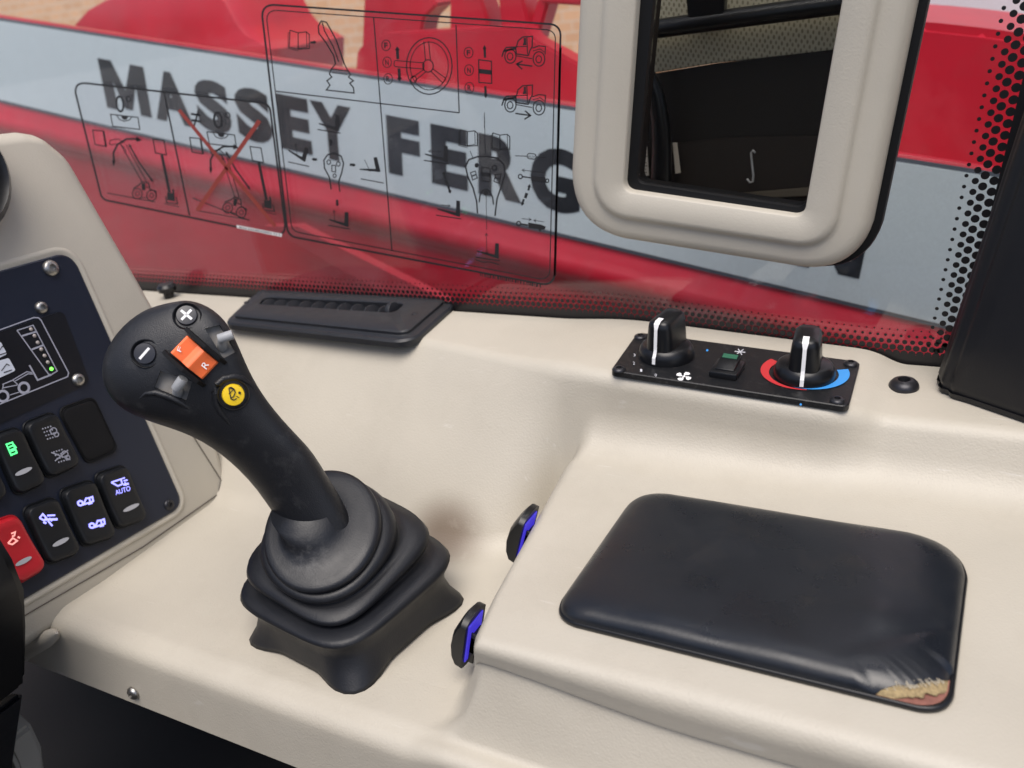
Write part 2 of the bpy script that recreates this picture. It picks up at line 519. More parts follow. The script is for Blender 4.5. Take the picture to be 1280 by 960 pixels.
mesh('boom_body', v, f, RED, arm, smooth=True, sharp=50, recalc=True)
def strip(name, fa, fb, y, m, par, x0=XL, x1=XR, th=.001):
    n = 24; rr = []
    for i in range(n + 1):
        x = x0 + (x1 - x0) * i / n
        rr.append([Vector((x, y, fa(x))), Vector((x, y, fb(x))), Vector((x, y + th, fb(x))), Vector((x, y + th, fa(x)))])
    v, f = loft(rr, True, True, True)
    return mesh(name, v, f, m, par, recalc=True)
strip('stripe', lambda x: topz(x) - .006, lambda x: botz(x) + .004, BY - .0035, STRIPE, arm)
strip('stripe_border', lambda x: topz(x), lambda x: topz(x) - .0065, BY - .0025, EDGE, arm)
strip('stripe_border', lambda x: botz(x) + .0045, lambda x: botz(x) - .002, BY - .0025, EDGE, arm)
# lettering: each letter between its left and right side on the base line
lp = ypl(BY - .0042)
def tl(x): return 70 + (x - 122) * .2012
def bl(x): return 134 + (x - 133) * .2325 - max(0, x - 740) * .013
def stem(xb, t):
    yb = bl(xb)
    dx = -(xb - 610) / (2500 - yb)
    yt = tl(xb + dx * -70 * -1) if False else tl(xb)
    y = yb + (yt - yb) * t
    return (xb + dx * -(yb - y) * -1 * -1 if False else xb + (xb - 610) / (2500 - yb) * (yb - y), y)
LT = [('M', 134, 190), ('A', 196, 243), ('S', 250, 292), ('S', 299, 343), ('E', 352, 391), ('Y', 393, 443), ('F', 486, 526), ('E', 540, 585),
      ('R', 598, 652), ('G', 662, 724), ('U', 738, 806), ('S', 816, 884), ('O', 896, 970), ('N', 984, 1074)]
for ch, a, b in LT:
    vs, fs = glyphs(ch, .056)
    if ch in HEAVY: vs = HEAVY[ch]; fs = [tuple(range(len(vs) - 1, -1, -1))]
    V0 = []
    for x, y in vs:
        u = a + (b - a) * x
        V0.append(lp(*stem(u, y)))
    n = len(V0)
    V1 = V0 + [p + Vector((0, .0008, 0)) for p in V0]
    mesh('letter', V1, fs + [tuple(n + i for i in reversed(q)) for q in fs], LETTER, arm)
# a diagonal brace below the boom and other red ironwork behind it
br = thing('diagonal_brace', 'pinkish red diagonal strut low behind the stickers outside the window', 'strut', bp(420, 330))
q = ypl(1.19)
bp_ = [q(330, 283), q(372, 283), q(560, 378), q(500, 378)]
V0 = bp_ + [p + Vector((0, .02, 0)) for p in bp_]
REDL = mat('faded_red', (.36, .028, .042), .45)
mesh('strut_bar', V0, [(0, 1, 2, 3), (7, 6, 5, 4), (0, 4, 5, 1), (1, 5, 6, 2), (2, 6, 7, 3), (3, 7, 4, 0)], REDL, br, recalc=True)

cov = thing('engine_cover', 'rounded glossy red cover rising above the boom at upper left', 'cover', ypl(1.6)(190, 60))
q = ypl(1.62)
out = [(82, 60), (88, 30), (104, 12), (125, 0), (160, -14), (220, -26), (262, -20), (284, 0), (300, 30), (312, 44), (330, 54), (345, 62), (345, 110), (82, 100)]
cen = Vector((210, 50))
rr = []
for s_, dy in ((1, .25), (1, .05), (.985, .015), (.95, 0), (.6, -.015), (.05, -.02)):
    rr.append([q(cen.x + (x - cen.x) * s_, cen.y + (y - cen.y) * s_) + Vector((0, dy, 0)) for x, y in out])
v, f = loft(rr, True, True, True)
mesh('cover_shell', v, f, RED, cov, smooth=True, sharp=40, recalc=True)

lift = thing('lift_frame', 'red steel frame of posts and plates standing behind the boom', 'frame', ypl(1.55)(560, 90))
def TA(x, y): return (320 + x / 3.048, y / 3.048)
def slab(name, pts, y, th, m, par, tf=None, bev=.004):
    pl = ypl(y); P = [pl(*(tf(*p) if tf else p)) for p in pts]
    bm = bmesh.new()
    fr = [bm.verts.new(p) for p in P]; face = bm.faces.new(fr)
    r = bmesh.ops.extrude_face_region(bm, geom=[face])
    bmesh.ops.translate(bm, verts=[e for e in r['geom'] if isinstance(e, bmesh.types.BMVert)], vec=(0, th, 0))
    bmesh.ops.recalc_face_normals(bm, faces=bm.faces)
    if bev: bmesh.ops.bevel(bm, geom=bm.edges[:], offset=bev, segments=2, affect='EDGES')
    return bmobj(name, bm, m, par)
slab('plate', [(372, 330), (384, 190), (470, 130), (660, 118), (1020, 100), (1060, 150), (1190, 220), (1260, 260), (1300, 460)], 1.50, .05, RED, lift, TA)
slab('post', [(400, 230), (412, -60), (640, -60), (690, 20), (640, 70), (610, 230)], 1.54, .06, RED, lift, TA)
slab('post', [(735, 230), (738, -60), (840, -60), (880, 60), (900, 230)], 1.54, .06, RED, lift, TA)
slab('post', [(945, 200), (915, -60), (1002, -60), (1040, 90), (1060, 200)], 1.54, .06, RED, lift, TA)
slab('post', [(1020, 160), (1085, -40), (1130, -40), (1070, 160)], 1.55, .05, RED, lift, TA)
slab('cross_bar', [(1080, 12), (1080, -40), (1240, -40), (1240, 22)], 1.545, .05, RED, lift, TA)
hood = thing('red_hood', 'plain red machine body above the boom, right of the framed pane', 'hood', ypl(1.5)(1180, 120))
slab('hood_panel', [(1000, 330), (1000, 20), (1155, 28), (1230, 36), (1400, 60), (1400, 420)], 1.50, .30, RED, hood, None, .012)

wall = thing('brick_building', 'sandy orange brick wall beyond the red boom', 'building', (-3, 5, -1.7))
bm = box_bm(22, .4, 7, .01, 1, Matrix.Translation((-4, 5.2, 1.8)))
bmobj('wall', bm, BRICK, wall)
PALEW = mat('pale_reflection', (.75, .66, .68), .8, var=.05, vscale=2)
pw = thing('pale_reflection_wall', 'added pale wall for the pinkish reflection top right beyond the red hood', 'building', (0, 4, -1.7))
bmobj('wall', box_bm(3.2, .3, 6, .01, 1, Matrix.Translation((1.1, 4.3, 1.3))), PALEW, pw)  # slab added to give the pale pinkish reflection at top right

# ------------------------------------------------------------------ side window glass with frit
win = thing('side_window', 'large flat side window with black dotted border above the console', 'window', (-.5, GY, .14))
fb = Vector((-1.75, GY - .0008, .165))
# bottom band
def fritz(x):          # top of the solid black band
    return .166 - .022 * sm(-.40, -.06, x) + .004 * sm(-.6, -1.2, x)
n = 30; V = []; F = []
for i in range(n + 1):
    x = -1.78 + (1.98) * i / n
    V += [(x, GY - .0006, fritz(x)), (x, GY - .0006, .10)]
for i in range(n): F.append((2 * i, 2 * i + 1, 2 * i + 3, 2 * i + 2))
# side band
e0, e1 = GL(1166, 400), GL(1268, -60)
def fritx(z): return e0.x + (e1.x - e0.x) * (z - e0.z) / (e1.z - e0.z)
b0 = len(V)
zs = [.13, .2, .3, .4, .5, .6, .8, 1.0, 1.19]
for z in zs: V += [(fritx(z) + .0250, GY - .0008, z), (.20, GY - .0008, z)]
for i in range(len(zs) - 1): F.append((b0 + 2 * i, b0 + 2 * i + 1, b0 + 2 * i + 3, b0 + 2 * i + 2))
mesh('frit_border', V, F, FRIT, win)
V = []; F = []
def dot(x, z, r, seg=10):
    b = len(V)
    for j in range(seg):
        a = 2 * math.pi * j / seg
        V.append((x + r * math.cos(a), GY - .0007, z + r * math.sin(a)))
    F.append(tuple(range(b, b + seg)))
p = .0066
for row in range(5):
    x = -1.6 + (row % 2) * p / 2
    rad = (.0034, .0030, .0023, .0014, .0008)[row]
    while x < -.03:
        dot(x, fritz(x) + .001 + row * p * .87, rad, 8)
        x += p
p = .0090
for k in range(88):
    z = .15 + k * p
    for c_, r_ in enumerate((.0036, .0034, .0027, .0016)):
        dot(fritx(z) + .0222 - c_ * .0068, z + (c_ % 2) * p * .5, r_, 12)
mesh('frit_dots', V, F, FRIT, win, kind='stuff')

# ------------------------------------------------------------------ stickers on the glass
SP = ypl(GY - .0016)
def T2(x, y): return (320 + x / 2.595, y / 2.595)
def T1(x, y): return (80 + x / 3.2, y / 3.2)
def T8(x, y): return (560 + x / 6.86, 20 + y / 6.857)
def rrect(c, r, arc=5): return [tuple(p) for p in fillet(c, r if isinstance(r, (list, tuple)) else [r] * len(c), arc)]

st = thing('control_sticker', 'large clear sticker of joystick and steering pictograms on the side window', 'sticker', SP(520, 190))
Ink(SP, 0).poly(rrect([(326, 5), (701, 31), (693, 358), (360, 295)], 13)).build('film', FILM, st)
L = .0006
ik = Ink(SP, L)
ik.line(rrect([(326, 5), (701, 31), (693, 358), (360, 295)], 13), 2.0, True)
ik.line(rrect([(332, 12), (694.5, 38), (687, 351), (365, 289)], 11), 1.1, True)
ik.line([(467, 22), (490, 314)], 1.2).line([(570, 31), (574, 141)], 1.2).line([(345, 114), (574, 141)], 1.2)
ik.line([(700.5, 60), (693.5, 345)], 2.6)
ik.build('border', BLACKINK, st)
def ink2(tf=T2): return Ink(SP, L, tf)
def book(i, x, y, s=1.0, sk=.1):
    f = lambda a, b: (x + a * s, y + b * s + a * s * sk)
    i.line([f(0, 0), f(28, 6), f(28, 62), f(-2, 58), f(0, 0)], 1.0).line([f(28, 6), f(56, 0), f(66, 8), f(66, 56), f(28, 62)], 1.0)
    i.line([f(56, 0), f(58, 52), f(28, 60)], .7).line([f(0, 8), f(-6, 10), f(-6, 62), f(28, 68)], .7)
i = ink2(); book(i, 110, 98, .95); i.arrow((176, 138), (196, 136), 2.2, 3, 5); i.build('book_symbol', BLACKINK, st)
i = ink2()
i.line([(258, 208), (252, 180), (228, 140), (204, 108), (202, 84), (212, 68), (228, 72), (240, 92), (260, 130), (274, 170), (286, 206)], 1.4)
i.line([(215, 72), (222, 100), (250, 150), (268, 200)], 1.2)
i.line([(258, 206), (245, 224), (298, 230), (286, 206)], 1.2)
i.line([(245, 222), (238, 240), (246, 250), (230, 262), (240, 276), (228, 292), (318, 302), (316, 284), (304, 270), (316, 262), (300, 250), (306, 242), (298, 228)], 1.3)
i.line([(246, 236), (298, 242)], .8)
i.build('joystick_symbol', BLACKINK, st)
i = ink2(); i.circ((562, 214), 74, 92, 1.2); i.circ((562, 214), 62, 78, .9); i.circ((558, 214), 17, 20, 1.2)
i.line([(544, 134), (550, 196)], 1).line([(560, 134), (566, 196)], 1).line([(574, 224), (616, 254)], 1).line([(568, 232), (606, 270)], 1).line([(616, 254), (606, 270)], 1)
i.line([(546, 224), (504, 254)], 1).line([(552, 232), (516, 262)], 1); i.circ((511, 258), 9, 11, 1.1)
i.line(rrect([(448, 196), (545, 204), (545, 224), (448, 216)], 6, 3), 1, True); i.line([(500, 200), (500, 220)], .8)
i.build('steering_wheel_symbol', BLACKINK, st)
i = ink2()
for t_, y in (('F', 147), ('N', 202), ('R', 256)):
    i.circ((422 + (y - 147) * .06, y), 14, 17, .9); i.text(t_, (416 + (y - 147) * .06, y + 9), (12, 2), (-1, -19), .03)
i.arrow((460, 192), (458, 150), 3.0, 5, 7).arrow((464, 222), (466, 265), 3.0, 5, 7)
i.build('direction_letters', BLACKINK, st)
i = ink2(T8)
for t_, x, y in (('F', 176, 314), ('N', 180, 464), ('R', 183, 615)):
    i.circ((x, y), 38, 46, .9); i.text(t_, (x - 15, y + 24), (32, 4), (-2, -48), .03)
i.line([(263, 375), (372, 388), (375, 578), (266, 570)], 1.2, True); i.poly([(263, 452), (373, 464), (374, 505), (265, 492)])
i.arrow((318, 358), (312, 248), 2.4, 5, 5).arrow((320, 600), (324, 708), 2.4, 5, 5); i.line([(312, 830), (312, 960)], .7)
i.build('gear_letters', BLACKINK, st)
def truck(i, dx, dy):
    f = lambda x, y: (x + dx, y + dy)
    i.circ(f(535, 345), 48, 60, 1.2).circ(f(532, 347), 24, 30, 1.1).circ(f(780, 368), 50, 62, 1.2).circ(f(778, 371), 24, 30, 1.1)
    i.line([f(462, 350), f(478, 300), f(500, 270), f(580, 266), f(586, 325), f(690, 340)], 1.4)
    i.line([f(586, 270), f(600, 215), f(640, 180), f(724, 174), f(722, 262), f(700, 300), f(690, 340)], 1.3)
    i.line([f(676, 176), f(682, 330)], 1.1).line([f(588, 264), f(680, 262)], .9).line([f(578, 340), f(720, 366)], 1.0)
    i.line([f(724, 275), f(780, 255), f(836, 262), f(832, 330)], 1.2).line([f(728, 300), f(790, 282), f(826, 310)], .9)
    i.line([f(480, 300), f(580, 278)], 2.2)
    i.poly([f(648, 190), f(668, 188), f(672, 250), f(640, 252), f(650, 220)])
i = ink2(T8); truck(i, 0, 0); i.line([(724, 430), (590, 412)], 1.5).line([(640, 385), (588, 412), (636, 456)], 1.5); i.build('vehicle_symbol', BLACKINK, st)
i = ink2(T8); truck(i, 0, 418); i.line([(578, 835), (705, 852)], 1.5).line([(660, 812), (708, 853), (655, 885)], 1.5); i.build('vehicle_symbol', BLACKINK, st)
def fork(i, x, y, w=66, h=58, tilt=0, base=True):
    c, s_ = math.cos(R_(tilt)), math.sin(R_(tilt))
    f = lambda a, b: (x + a * c - b * s_, y + a * s_ + b * c + a * .14)
    i.poly([f(0, 0), f(0, -h), f(-12, -h), f(-14, -10), f(-w, -16), f(-w, -12), f(-4, 2)])
    if base: i.line([(x - w - 4, y - 4), (x + 4, y + 8)], 1.1)
for q_ in ((270, 424, 66, 50, 0), (300, 735, 62, 46, 0), (622, 524, 74, 50, 0), (662, 702, 74, 50, 0), (788, 838, 72, 48, 0)):
    i = ink2(); fork(i, *q_)
    if q_[0] == 622: i.thin_arrow((600, 492), (560, 490))
    if q_[0] == 662: i.thin_arrow((600, 664), (630, 668))
    if q_[0] == 300: i.thin_arrow((255, 720), (253, 682))
    if q_[0] == 788: i.thin_arrow((748, 790), (747, 757)).thin_arrow((748, 790), (749, 824)); i.line([(712, 842), (735, 850), (760, 850), (788, 858)], 1)
    i.build('fork_symbol', BLACKINK, st)
i = ink2(); fork(i, 160, 524, 60, 44, 14, False); i.line([(105, 525), (172, 540)], 1.0).thin_arrow((133, 500), (128, 466)); i.build('fork_symbol', BLACKINK, st)
i = ink2(); fork(i, 404, 556, 66, 48, -14, False); i.line([(340, 580), (414, 594)], 1.0).thin_arrow((352, 518), (370, 556)); i.build('fork_symbol', BLACKINK, st)
i = ink2()
i.line([(244, 615), (238, 575), (222, 545), (220, 520), (232, 502), (254, 497), (276, 506), (284, 530), (278, 560), (268, 590), (272, 622)], 1.4)
i.circ((236, 526), 6, 7, 1).circ((267, 532), 6, 7, 1).circ((255, 570), 5, 6, 1).line([(246, 536), (258, 537), (258, 558), (246, 556)], 1, True)
i.arrow((243, 472), (242, 450), 2.6, 3.2, 5).arrow((198, 518), (180, 516), 2.6, 3.2, 5).arrow((304, 534), (324, 536), 2.6, 3.2, 5).arrow((263, 648), (264, 670), 2.6, 3.2, 5)
i.build('grip_symbol', BLACKINK, st)
def TZ(x, y): return (540 + x / 3.694, 100 + y / 3.694)
i = ink2(TZ)
i.line([(210, 615), (206, 560), (190, 500), (165, 445), (155, 400), (170, 368), (210, 354), (250, 352), (300, 360), (332, 390), (338, 430), (320, 490), (300, 550), (291, 628)], 1.6)
i.line([(218, 565), (222, 530), (235, 508), (252, 504), (268, 516), (280, 540), (284, 576)], 1.4)
i.disc((248, 522), 10, 13).disc((206, 394), 9, 11).circ((288, 406), 10, 11, 1.6)
i.line([(230, 402), (268, 408), (268, 470), (230, 464)], 1.1, True).poly([(230, 425), (268, 430), (268, 448), (230, 444)])
i.line([(178, 428), (200, 420), (208, 452), (188, 462)], 1, True).line([(292, 438), (318, 434), (310, 478), (286, 468)], 1, True).line([(184, 444), (205, 436)], 1.4).line([(289, 452), (314, 456)], 1.4)
i.line([(242, 150), (246, 350)], .6).line([(250, 535), (252, 690)], .6)
i.line([(176, 328), (188, 358)], .7).line([(316, 345), (302, 372)], .7)
i.arrow((60, 455), (52, 420), 2.2, 4, 5).arrow((74, 490), (86, 525), 2.2, 4, 5).line([(62, 462), (72, 484)], 3)
i.arrow((445, 510), (452, 480), 2.2, 4, 5).arrow((424, 550), (414, 582), 2.2, 4, 5).line([(438, 522), (430, 545)], 3)
i.build('grip_symbol', BLACKINK, st)
i = ink2(TZ); book(i, 130, 228, 1.2); i.build('book_symbol', BLACKINK, st)
i = ink2(TZ); book(i, 280, 244, 1.2); i.build('book_symbol', BLACKINK, st)
i = ink2(TZ)
i.circ((408, 446), 9, 10, 1.2).line([(418, 446), (456, 452)], 1.4).poly([(456, 442), (524, 450), (526, 474), (458, 466)]).circ((532, 465), 7, 8, 1.2).thin_arrow((470, 422), (416, 416)).line([(470, 422), (516, 428)], .7)
i.line(rrect([(440, 338), (480, 342), (480, 368), (440, 362)], 10, 3), .9, True).text('AUX', (444, 360), (32, 4), (0, -14))
i.line([(385, 350), (440, 352)], .8).line([(480, 355), (526, 358)], .8)
i.build('cylinder_symbol', BLACKINK, st)
i = ink2(TZ)
i.circ((400, 663), 9, 10, 1.2).line([(410, 664), (444, 670)], 1.4).poly([(444, 658), (505, 668), (526, 678), (520, 690), (505, 690), (500, 704), (490, 688), (446, 684)]).thin_arrow((414, 640), (458, 645)).thin_arrow((516, 655), (470, 648))
i.build('cylinder_symbol', BLACKINK, st)
i = ink2(TZ)
x = 222.
while x < 500:
    w_ = random.choice((4, 6, 9)); y = 890 + (x - 222) * .19
    i.poly([(x, y), (x + w_, y + 1), (x + w_, y + 17), (x, y + 16)]); x += w_ + random.choice((3, 4, 8))
i.build('serial_print', BLACKINK, st)

s2 = thing('level_sticker', 'smaller clear sticker with red crossed-out slope pictogram beside the dashboard', 'sticker', SP(225, 195))
SB = [(35, 327), (822, 415), (890, 948), (152, 798)]
Ink(SP, 0, T1).poly(rrect(SB, 34)).build('film', FILM, s2)
i = ink2(T1); i.line(rrect(SB, 34), 1.9, True).line([(400, 368), (502, 862)], 1.7); i.build('border', BLACKINK, s2)
i = ink2(T1); i.text('0°', (208, 448), (64, 8), (-4, -72)); i.build('zero_degrees', BLACKINK, s2)
i = ink2(T1); i.text('0°', (598, 512), (72, 9), (-4, -72)); i.build('zero_degrees', BLACKINK, s2)
i = ink2(T1); i.line([(508, 455), (545, 462)], 2.2).line([(510, 480), (548, 487)], 2.2).line([(538, 440), (520, 505)], 1.8); i.build('unequal_sign', BLACKINK, s2)
def level(i, dx, dy):
    f = lambda x, y: (x + dx, y + dy)
    i.line([f(186, 457), f(296, 470), f(303, 518), f(195, 505)], 1.1, True)
    i.line([f(210, 460), f(222, 478), f(242, 485), f(262, 480), f(272, 467)], 1.0).poly([f(228, 463), f(256, 466), f(253, 477), f(242, 480), f(232, 474)])
i = ink2(T1); level(i, 0, 0); i.build('level_symbol', BLACKINK, s2)
i = ink2(T1); level(i, 386, 70); i.build('level_symbol', BLACKINK, s2)
def handler(i, dx, dy, rot):
    c, s_ = math.cos(R_(rot)), math.sin(R_(rot))
    def f(x, y):
        x -= 320; y -= 770
        return (320 + x * c - y * s_ + dx, 770 + x * s_ + y * c + dy)
    i.circ(f(293, 775), 19, 21, 1.1).circ(f(293, 775), 8, 9, .9).circ(f(350, 782), 19, 21, 1.1).circ(f(350, 782), 8, 9, .9)
    i.line([f(276, 755), f(300, 740), f(312, 726), f(338, 732), f(345, 758), f(368, 765), f(368, 790)], 1.2).line([f(308, 745), f(345, 752)], .9).poly([f(310, 732), f(325, 733), f(325, 762), f(312, 760)])
    i.line([f(308, 790), f(336, 792)], 1.0)
    i.line([f(312, 728), f(228, 580)], .9).line([f(330, 726), f(248, 578)], .9)
    i.line([f(222, 572), f(248, 600), f(244, 614)], .9).line([f(180, 574), f(188, 560), f(216, 556), f(240, 570), f(190, 580), f(180, 574)], .9)
def tele(i, dx, dy):
    f = lambda x, y: (x + dx, y + dy)
    i.line([f(115, 520), f(158, 525), f(168, 586), f(124, 578)], 1.1, True).line([f(158, 525), f(168, 586)], 2)
    i.line([f(200, 655), f(198, 610), f(214, 578), f(250, 556), f(300, 556)], 2.0); i.poly([f(192, 640), f(206, 642), f(198, 668)]); i.poly([f(290, 546), f(312, 562), f(288, 568)])
    i.arrow(f(300, 650), f(258, 574), 1.6, 5, 4).arrow(f(300, 650), f(358, 730), 1.6, 5, 4)
    i.line([f(356, 556), f(400, 562), f(410, 620), f(366, 612)], 1.1, True)
    i.poly([f(385, 618), f(397, 620), f(428, 770), f(416, 770)]).poly([f(412, 770), f(434, 772), f(432, 756), f(440, 758), f(444, 806), f(412, 800)]).line([f(406, 784), f(410, 810), f(454, 816), f(448, 788)], 1.2)
    i.line([f(400, 815), f(462, 828)], .8)
i = ink2(T1); handler(i, 0, 0, 0); tele(i, 0, 0); i.line([(172, 772), (365, 808)], 1.0); i.build('machine_symbol', BLACKINK, s2)
i = ink2(T1); handler(i, 362, 62, 12); tele(i, 388, 30); i.line([(514, 792), (742, 882)], 1.0).line([(530, 842), (742, 880)], .9); tele(i, 380, 66) if False else None; i.build('machine_symbol', BLACKINK, s2)
i = Ink(SP, L + .0004, T1); i.line([(460, 440), (845, 905)], 3.6).line([(782, 482), (532, 842)], 4.4); i.build('red_cross', REDINK, s2)
i = Ink(SP, L + .0004, T1); i.poly([(690, 900), (872, 935), (870, 948), (692, 912)]); i.build('serial_label', WHITE, s2)
i = Ink(SP, L + .0008, T1)
x = 700.
while x < 862:
    y = 905 + (x - 700) * .19; i.poly([(x, y), (x + 4, y + 1), (x + 5, y + 8), (x + 1, y + 7)]); x += random.choice((7, 9, 12))
i.build('serial_print', BLACKINK, s2)

# ------------------------------------------------------------------ framed pane
fy = .785
fo = thing('framed_pane', 'beige framed dark glass pane with rounded corners mounted on the side window', 'window', (-.24, GY, .25))
FP = ypl(.780); BP = ypl(GY - .002)
def up_to(a, b, k):            # extend line a->b
    return a + (b - a) * k
iBL, iBR = FP(778, 239), FP(1004, 272); iTL = up_to(iBL, FP(795, 0), 1.9); iTR = up_to(iBR, FP(1052, 0), 1.75)
OP = ypl(.799)
oBL, oBR = OP(713, 286), OP(1078, 344); oTL = up_to(oBL, OP(727, 0), 1.8); oTR = up_to(oBR, OP(1148, 0), 1.7)
def xz(p): return (p.x, p.z)
inn = fillet([xz(p) for p in (iBL, iBR, iTR, iTL)], [.009] * 4, 10)
out = fillet([xz(p) for p in (oBL, oBR, oTR, oTL)], [.058, .05, .05, .05], 10)
def sub(loop, k=8):
    n = len(loop); r = []
    for i_ in range(n):
        r.append(loop[i_])
    return r
# straight runs get extra points so that both loops stay matched
def dens(loop, arc=10, k=10):
    r = []; n = len(loop)
    for i_ in range(n):
        r.append(loop[i_])
        if i_ % (arc + 1) == arc:
            q_ = loop[(i_ + 1) % n]
            for s_ in range(1, k): r.append(loop[i_].lerp(q_, s_ / k))
    return r
inn, out = dens(inn), dens(out)
rings = []
for t, y in ((0, .806), (0, .7835), (.012, .7815), (.03, .7805), (.40, .7790), (.47, .7795), (.515, .7825), (.545, .7845), (.60, .7850), (.76, .7845), (.86, .7862), (.94, .7895), (.985, .795), (1.0, .801), (1.0, .807)):
    rings.append([Vector((lerp(a.x, b.x, t), y, lerp(a.y, b.y, t))) for a, b in zip(inn, out)])
v, f = loft(rings, True)
mesh('frame', v, f, BEIGE, fo, smooth=True, sharp=60, recalc=True)
# dark rubber seal behind the frame, wider on the right
so = fillet([xz(p) for p in (oBL + Vector((.004, 0, -.001)), oBR + Vector((.007, 0, -.002)), oTR + Vector((.008, 0, 0)), oTL + Vector((-.002, 0, 0)))], [.058, .05, .05, .05], 10)
so = dens(so)
rings = [[Vector((lerp(a.x, b.x, t), y, lerp(a.y, b.y, t))) for a, b in zip(inn, so)] for t, y in ((.5, .8045), (.985, .8035), (1, .806), (1, .8105), (.5, .8105))]
v, f = loft(rings, True)
mesh('rubber_seal', v, f, SEAL, fo, smooth=True, sharp=50, recalc=True)
# inner black gasket
gi = fillet([xz(p) for p in (iBL + Vector((.010, 0, .005)), iBR + Vector((-.001, 0, .005)), iTR + Vector((-.001, 0, -.01)), iTL + Vector((.013, 0, -.01)))], [.008] * 4, 10)
gi = dens(gi)
rings = [[Vector((lerp(a.x, b.x, t), y, lerp(a.y, b.y, t))) for a, b in zip(gi, inn)] for t, y in ((0, .8115), (0, .7925), (.06, .7915), (1.02, .791))]
v, f = loft(rings, True)
mesh('gasket', v, f, SEAL, fo, smooth=True, sharp=40, recalc=True)
V = [Vector((a.x, .797, a.y)) for a in gi]
n = len(V); V += [p + Vector((0, .004, 0)) for p in V]
mesh('pane', V, [tuple(range(n)), tuple(range(2 * n - 1, n - 1, -1))] + [(j, (j + 1) % n, n + (j + 1) % n, n + j) for j in range(n)], SMOKED, fo)
# the big window glass, with its opening for the framed pane
cxh = sum(a.x for a in gi) / n; czh = sum(a.y for a in gi) / n
ro, ri = [], []
for a in gi:
    dx, dz = a.x - cxh, a.y - czh
    k = min((.20 - cxh) / dx if dx > 1e-9 else (-1.80 - cxh) / dx if dx < -1e-9 else 1e9, (1.195 - czh) / dz if dz > 1e-9 else (.045 - czh) / dz if dz < -1e-9 else 1e9)
    ro.append((cxh + dx * k, czh + dz * k)); ri.append((cxh + dx * 1.03, czh + dz * 1.03))
# square off the outer corners
for tx, tz in ((-1.80, 1.195), (.20, 1.195), (.20, .045), (-1.80, .045)):
    j = min(range(len(ro)), key=lambda q_: abs(ro[q_][0] - tx) + abs(ro[q_][1] - tz)); ro[j] = (tx, tz)
rings = [[Vector((p_[0], y, p_[1])) for p_ in l_] for l_, y in ((ri, GY + .001), (ro, GY + .001), (ro, GY + .006), (ri, GY + .006))]
v, f = loft(rings + [rings[0]], True)
mesh('glass_pane', v, f, GLASS, win, recalc=True)
# solid stand-ins for the cab interior reflected in the framed pane
pb = ypl(.955)
def Tw(x, y): return (720 + x / 3.428, y / 3.428)
def slab2(name, pts, y, th, m, par, bev=.001): return slab(name, pts, y, th, m, par, Tw, bev)
pp_ = thing('perforated_panel', 'beige perforated lining panel built as a reflection in the framed pane', 'panel', pb(900, 30))
slab2('panel_sheet', [(230, 330), (230, -500), (1250, -560), (1130, 212), (900, 240), (600, 270)], .955, .006, PERF, pp_)
gb = thing('grab_rail', 'black horizontal rail crossing the perforated panel in the built reflection of the framed pane', 'rail', ypl(.94)(900, 40))
yq = .935
a_, b_ = ypl(yq)(*Tw(180, 146)), ypl(yq)(*Tw(1200, 8))
d_ = (b_ - a_); Mx = frame(a_, (0, 1, 0), d_)
v, f = lathe([(.001, 0), (.0095, 0), (.0095, d_.length), (.001, d_.length)], 20)
mesh('rail_tube', v, f, SATIN, gb, M=Mx, smooth=True, sharp=40)
slab2('bracket', [(472, -10), (478, 72), (520, 74), (634, 62), (636, -60), (470, -60)], .928, .012, SATIN, gb)
db = thing('dark_lower_lining', 'dark brown lower lining in the built reflection of the framed pane', 'panel', pb(900, 180))
DB = mat('dark_brown_lining', (.008, .0065, .006), .6)
DB2 = mat('brown_lining', (.016, .012, .010), .6)
slab2('upper_board', [(230, 332), (600, 272), (1180, 205), (1100, 600), (200, 640)], .951, .003, DB, db)
slab2('lower_board', [(200, 600), (450, 612), (640, 590), (1120, 580), (1080, 900), (180, 860)], .947, .003, DB2, db)
slab2('edge_strip', [(560, 838), (780, 822), (1040, 800), (1040, 840), (800, 850), (600, 856)], .944, .003, mat('worn_edge', (.10, .085, .065), .6), db)
lb = thing('paper_label', 'small pale printed label at lower left in the built reflection of the framed pane', 'label', ypl(.93)(800, 200))
slab2('label_sheet', [(252, 626), (304, 628), (312, 752), (247, 756)], .938, .001, PAPER, lb, 0)
i = Ink(ypl(.9372), 0, Tw)
for k in range(8): i.line([(256, 640 + k * 14), (300 + k % 3 * 3, 641 + k * 14)], .9)
i.build('label_print', BLACKINK, lb)
l2 = thing('paper_strip', 'narrow upright pale strip beside the black hose in the built reflection of the framed pane', 'label', ypl(.93)(845, 200))
slab2('strip_sheet', [(414, 612), (432, 612), (448, 740), (426, 744)], .938, .001, PAPER, l2, 0)
hs = thing('black_hose', 'black curved hose hanging at lower left in the built reflection of the framed pane', 'hose', ypl(.92)(830, 200))
pts = [ypl(.925)(*Tw(*q_)) for q_ in ((285, 262), (318, 330), (345, 410), (362, 520), (368, 640), (366, 740), (362, 830))]
rings = []
for k, pnt in enumerate(pts):
    d = (pts[min(k + 1, 6)] - pts[max(k - 1, 0)]).normalized(); Mx = frame(pnt, (0, 1, 0), d)
    r_ = (.005, .007, .0085, .0095, .0105, .011, .011)[k]
    rings.append([Mx @ Vector((r_ * math.cos(a * math.pi / 8), r_ * math.sin(a * math.pi / 8), 0)) for a in range(16)])
v, f = loft(rings, True, True, True)
mesh('hose_tube', v, f, SATIN, hs, smooth=True, sharp=50, recalc=True)
hk = thing('wire_hook', 'small pale bent wire hook low in the built reflection of the framed pane', 'hook', ypl(.93)(940, 205))
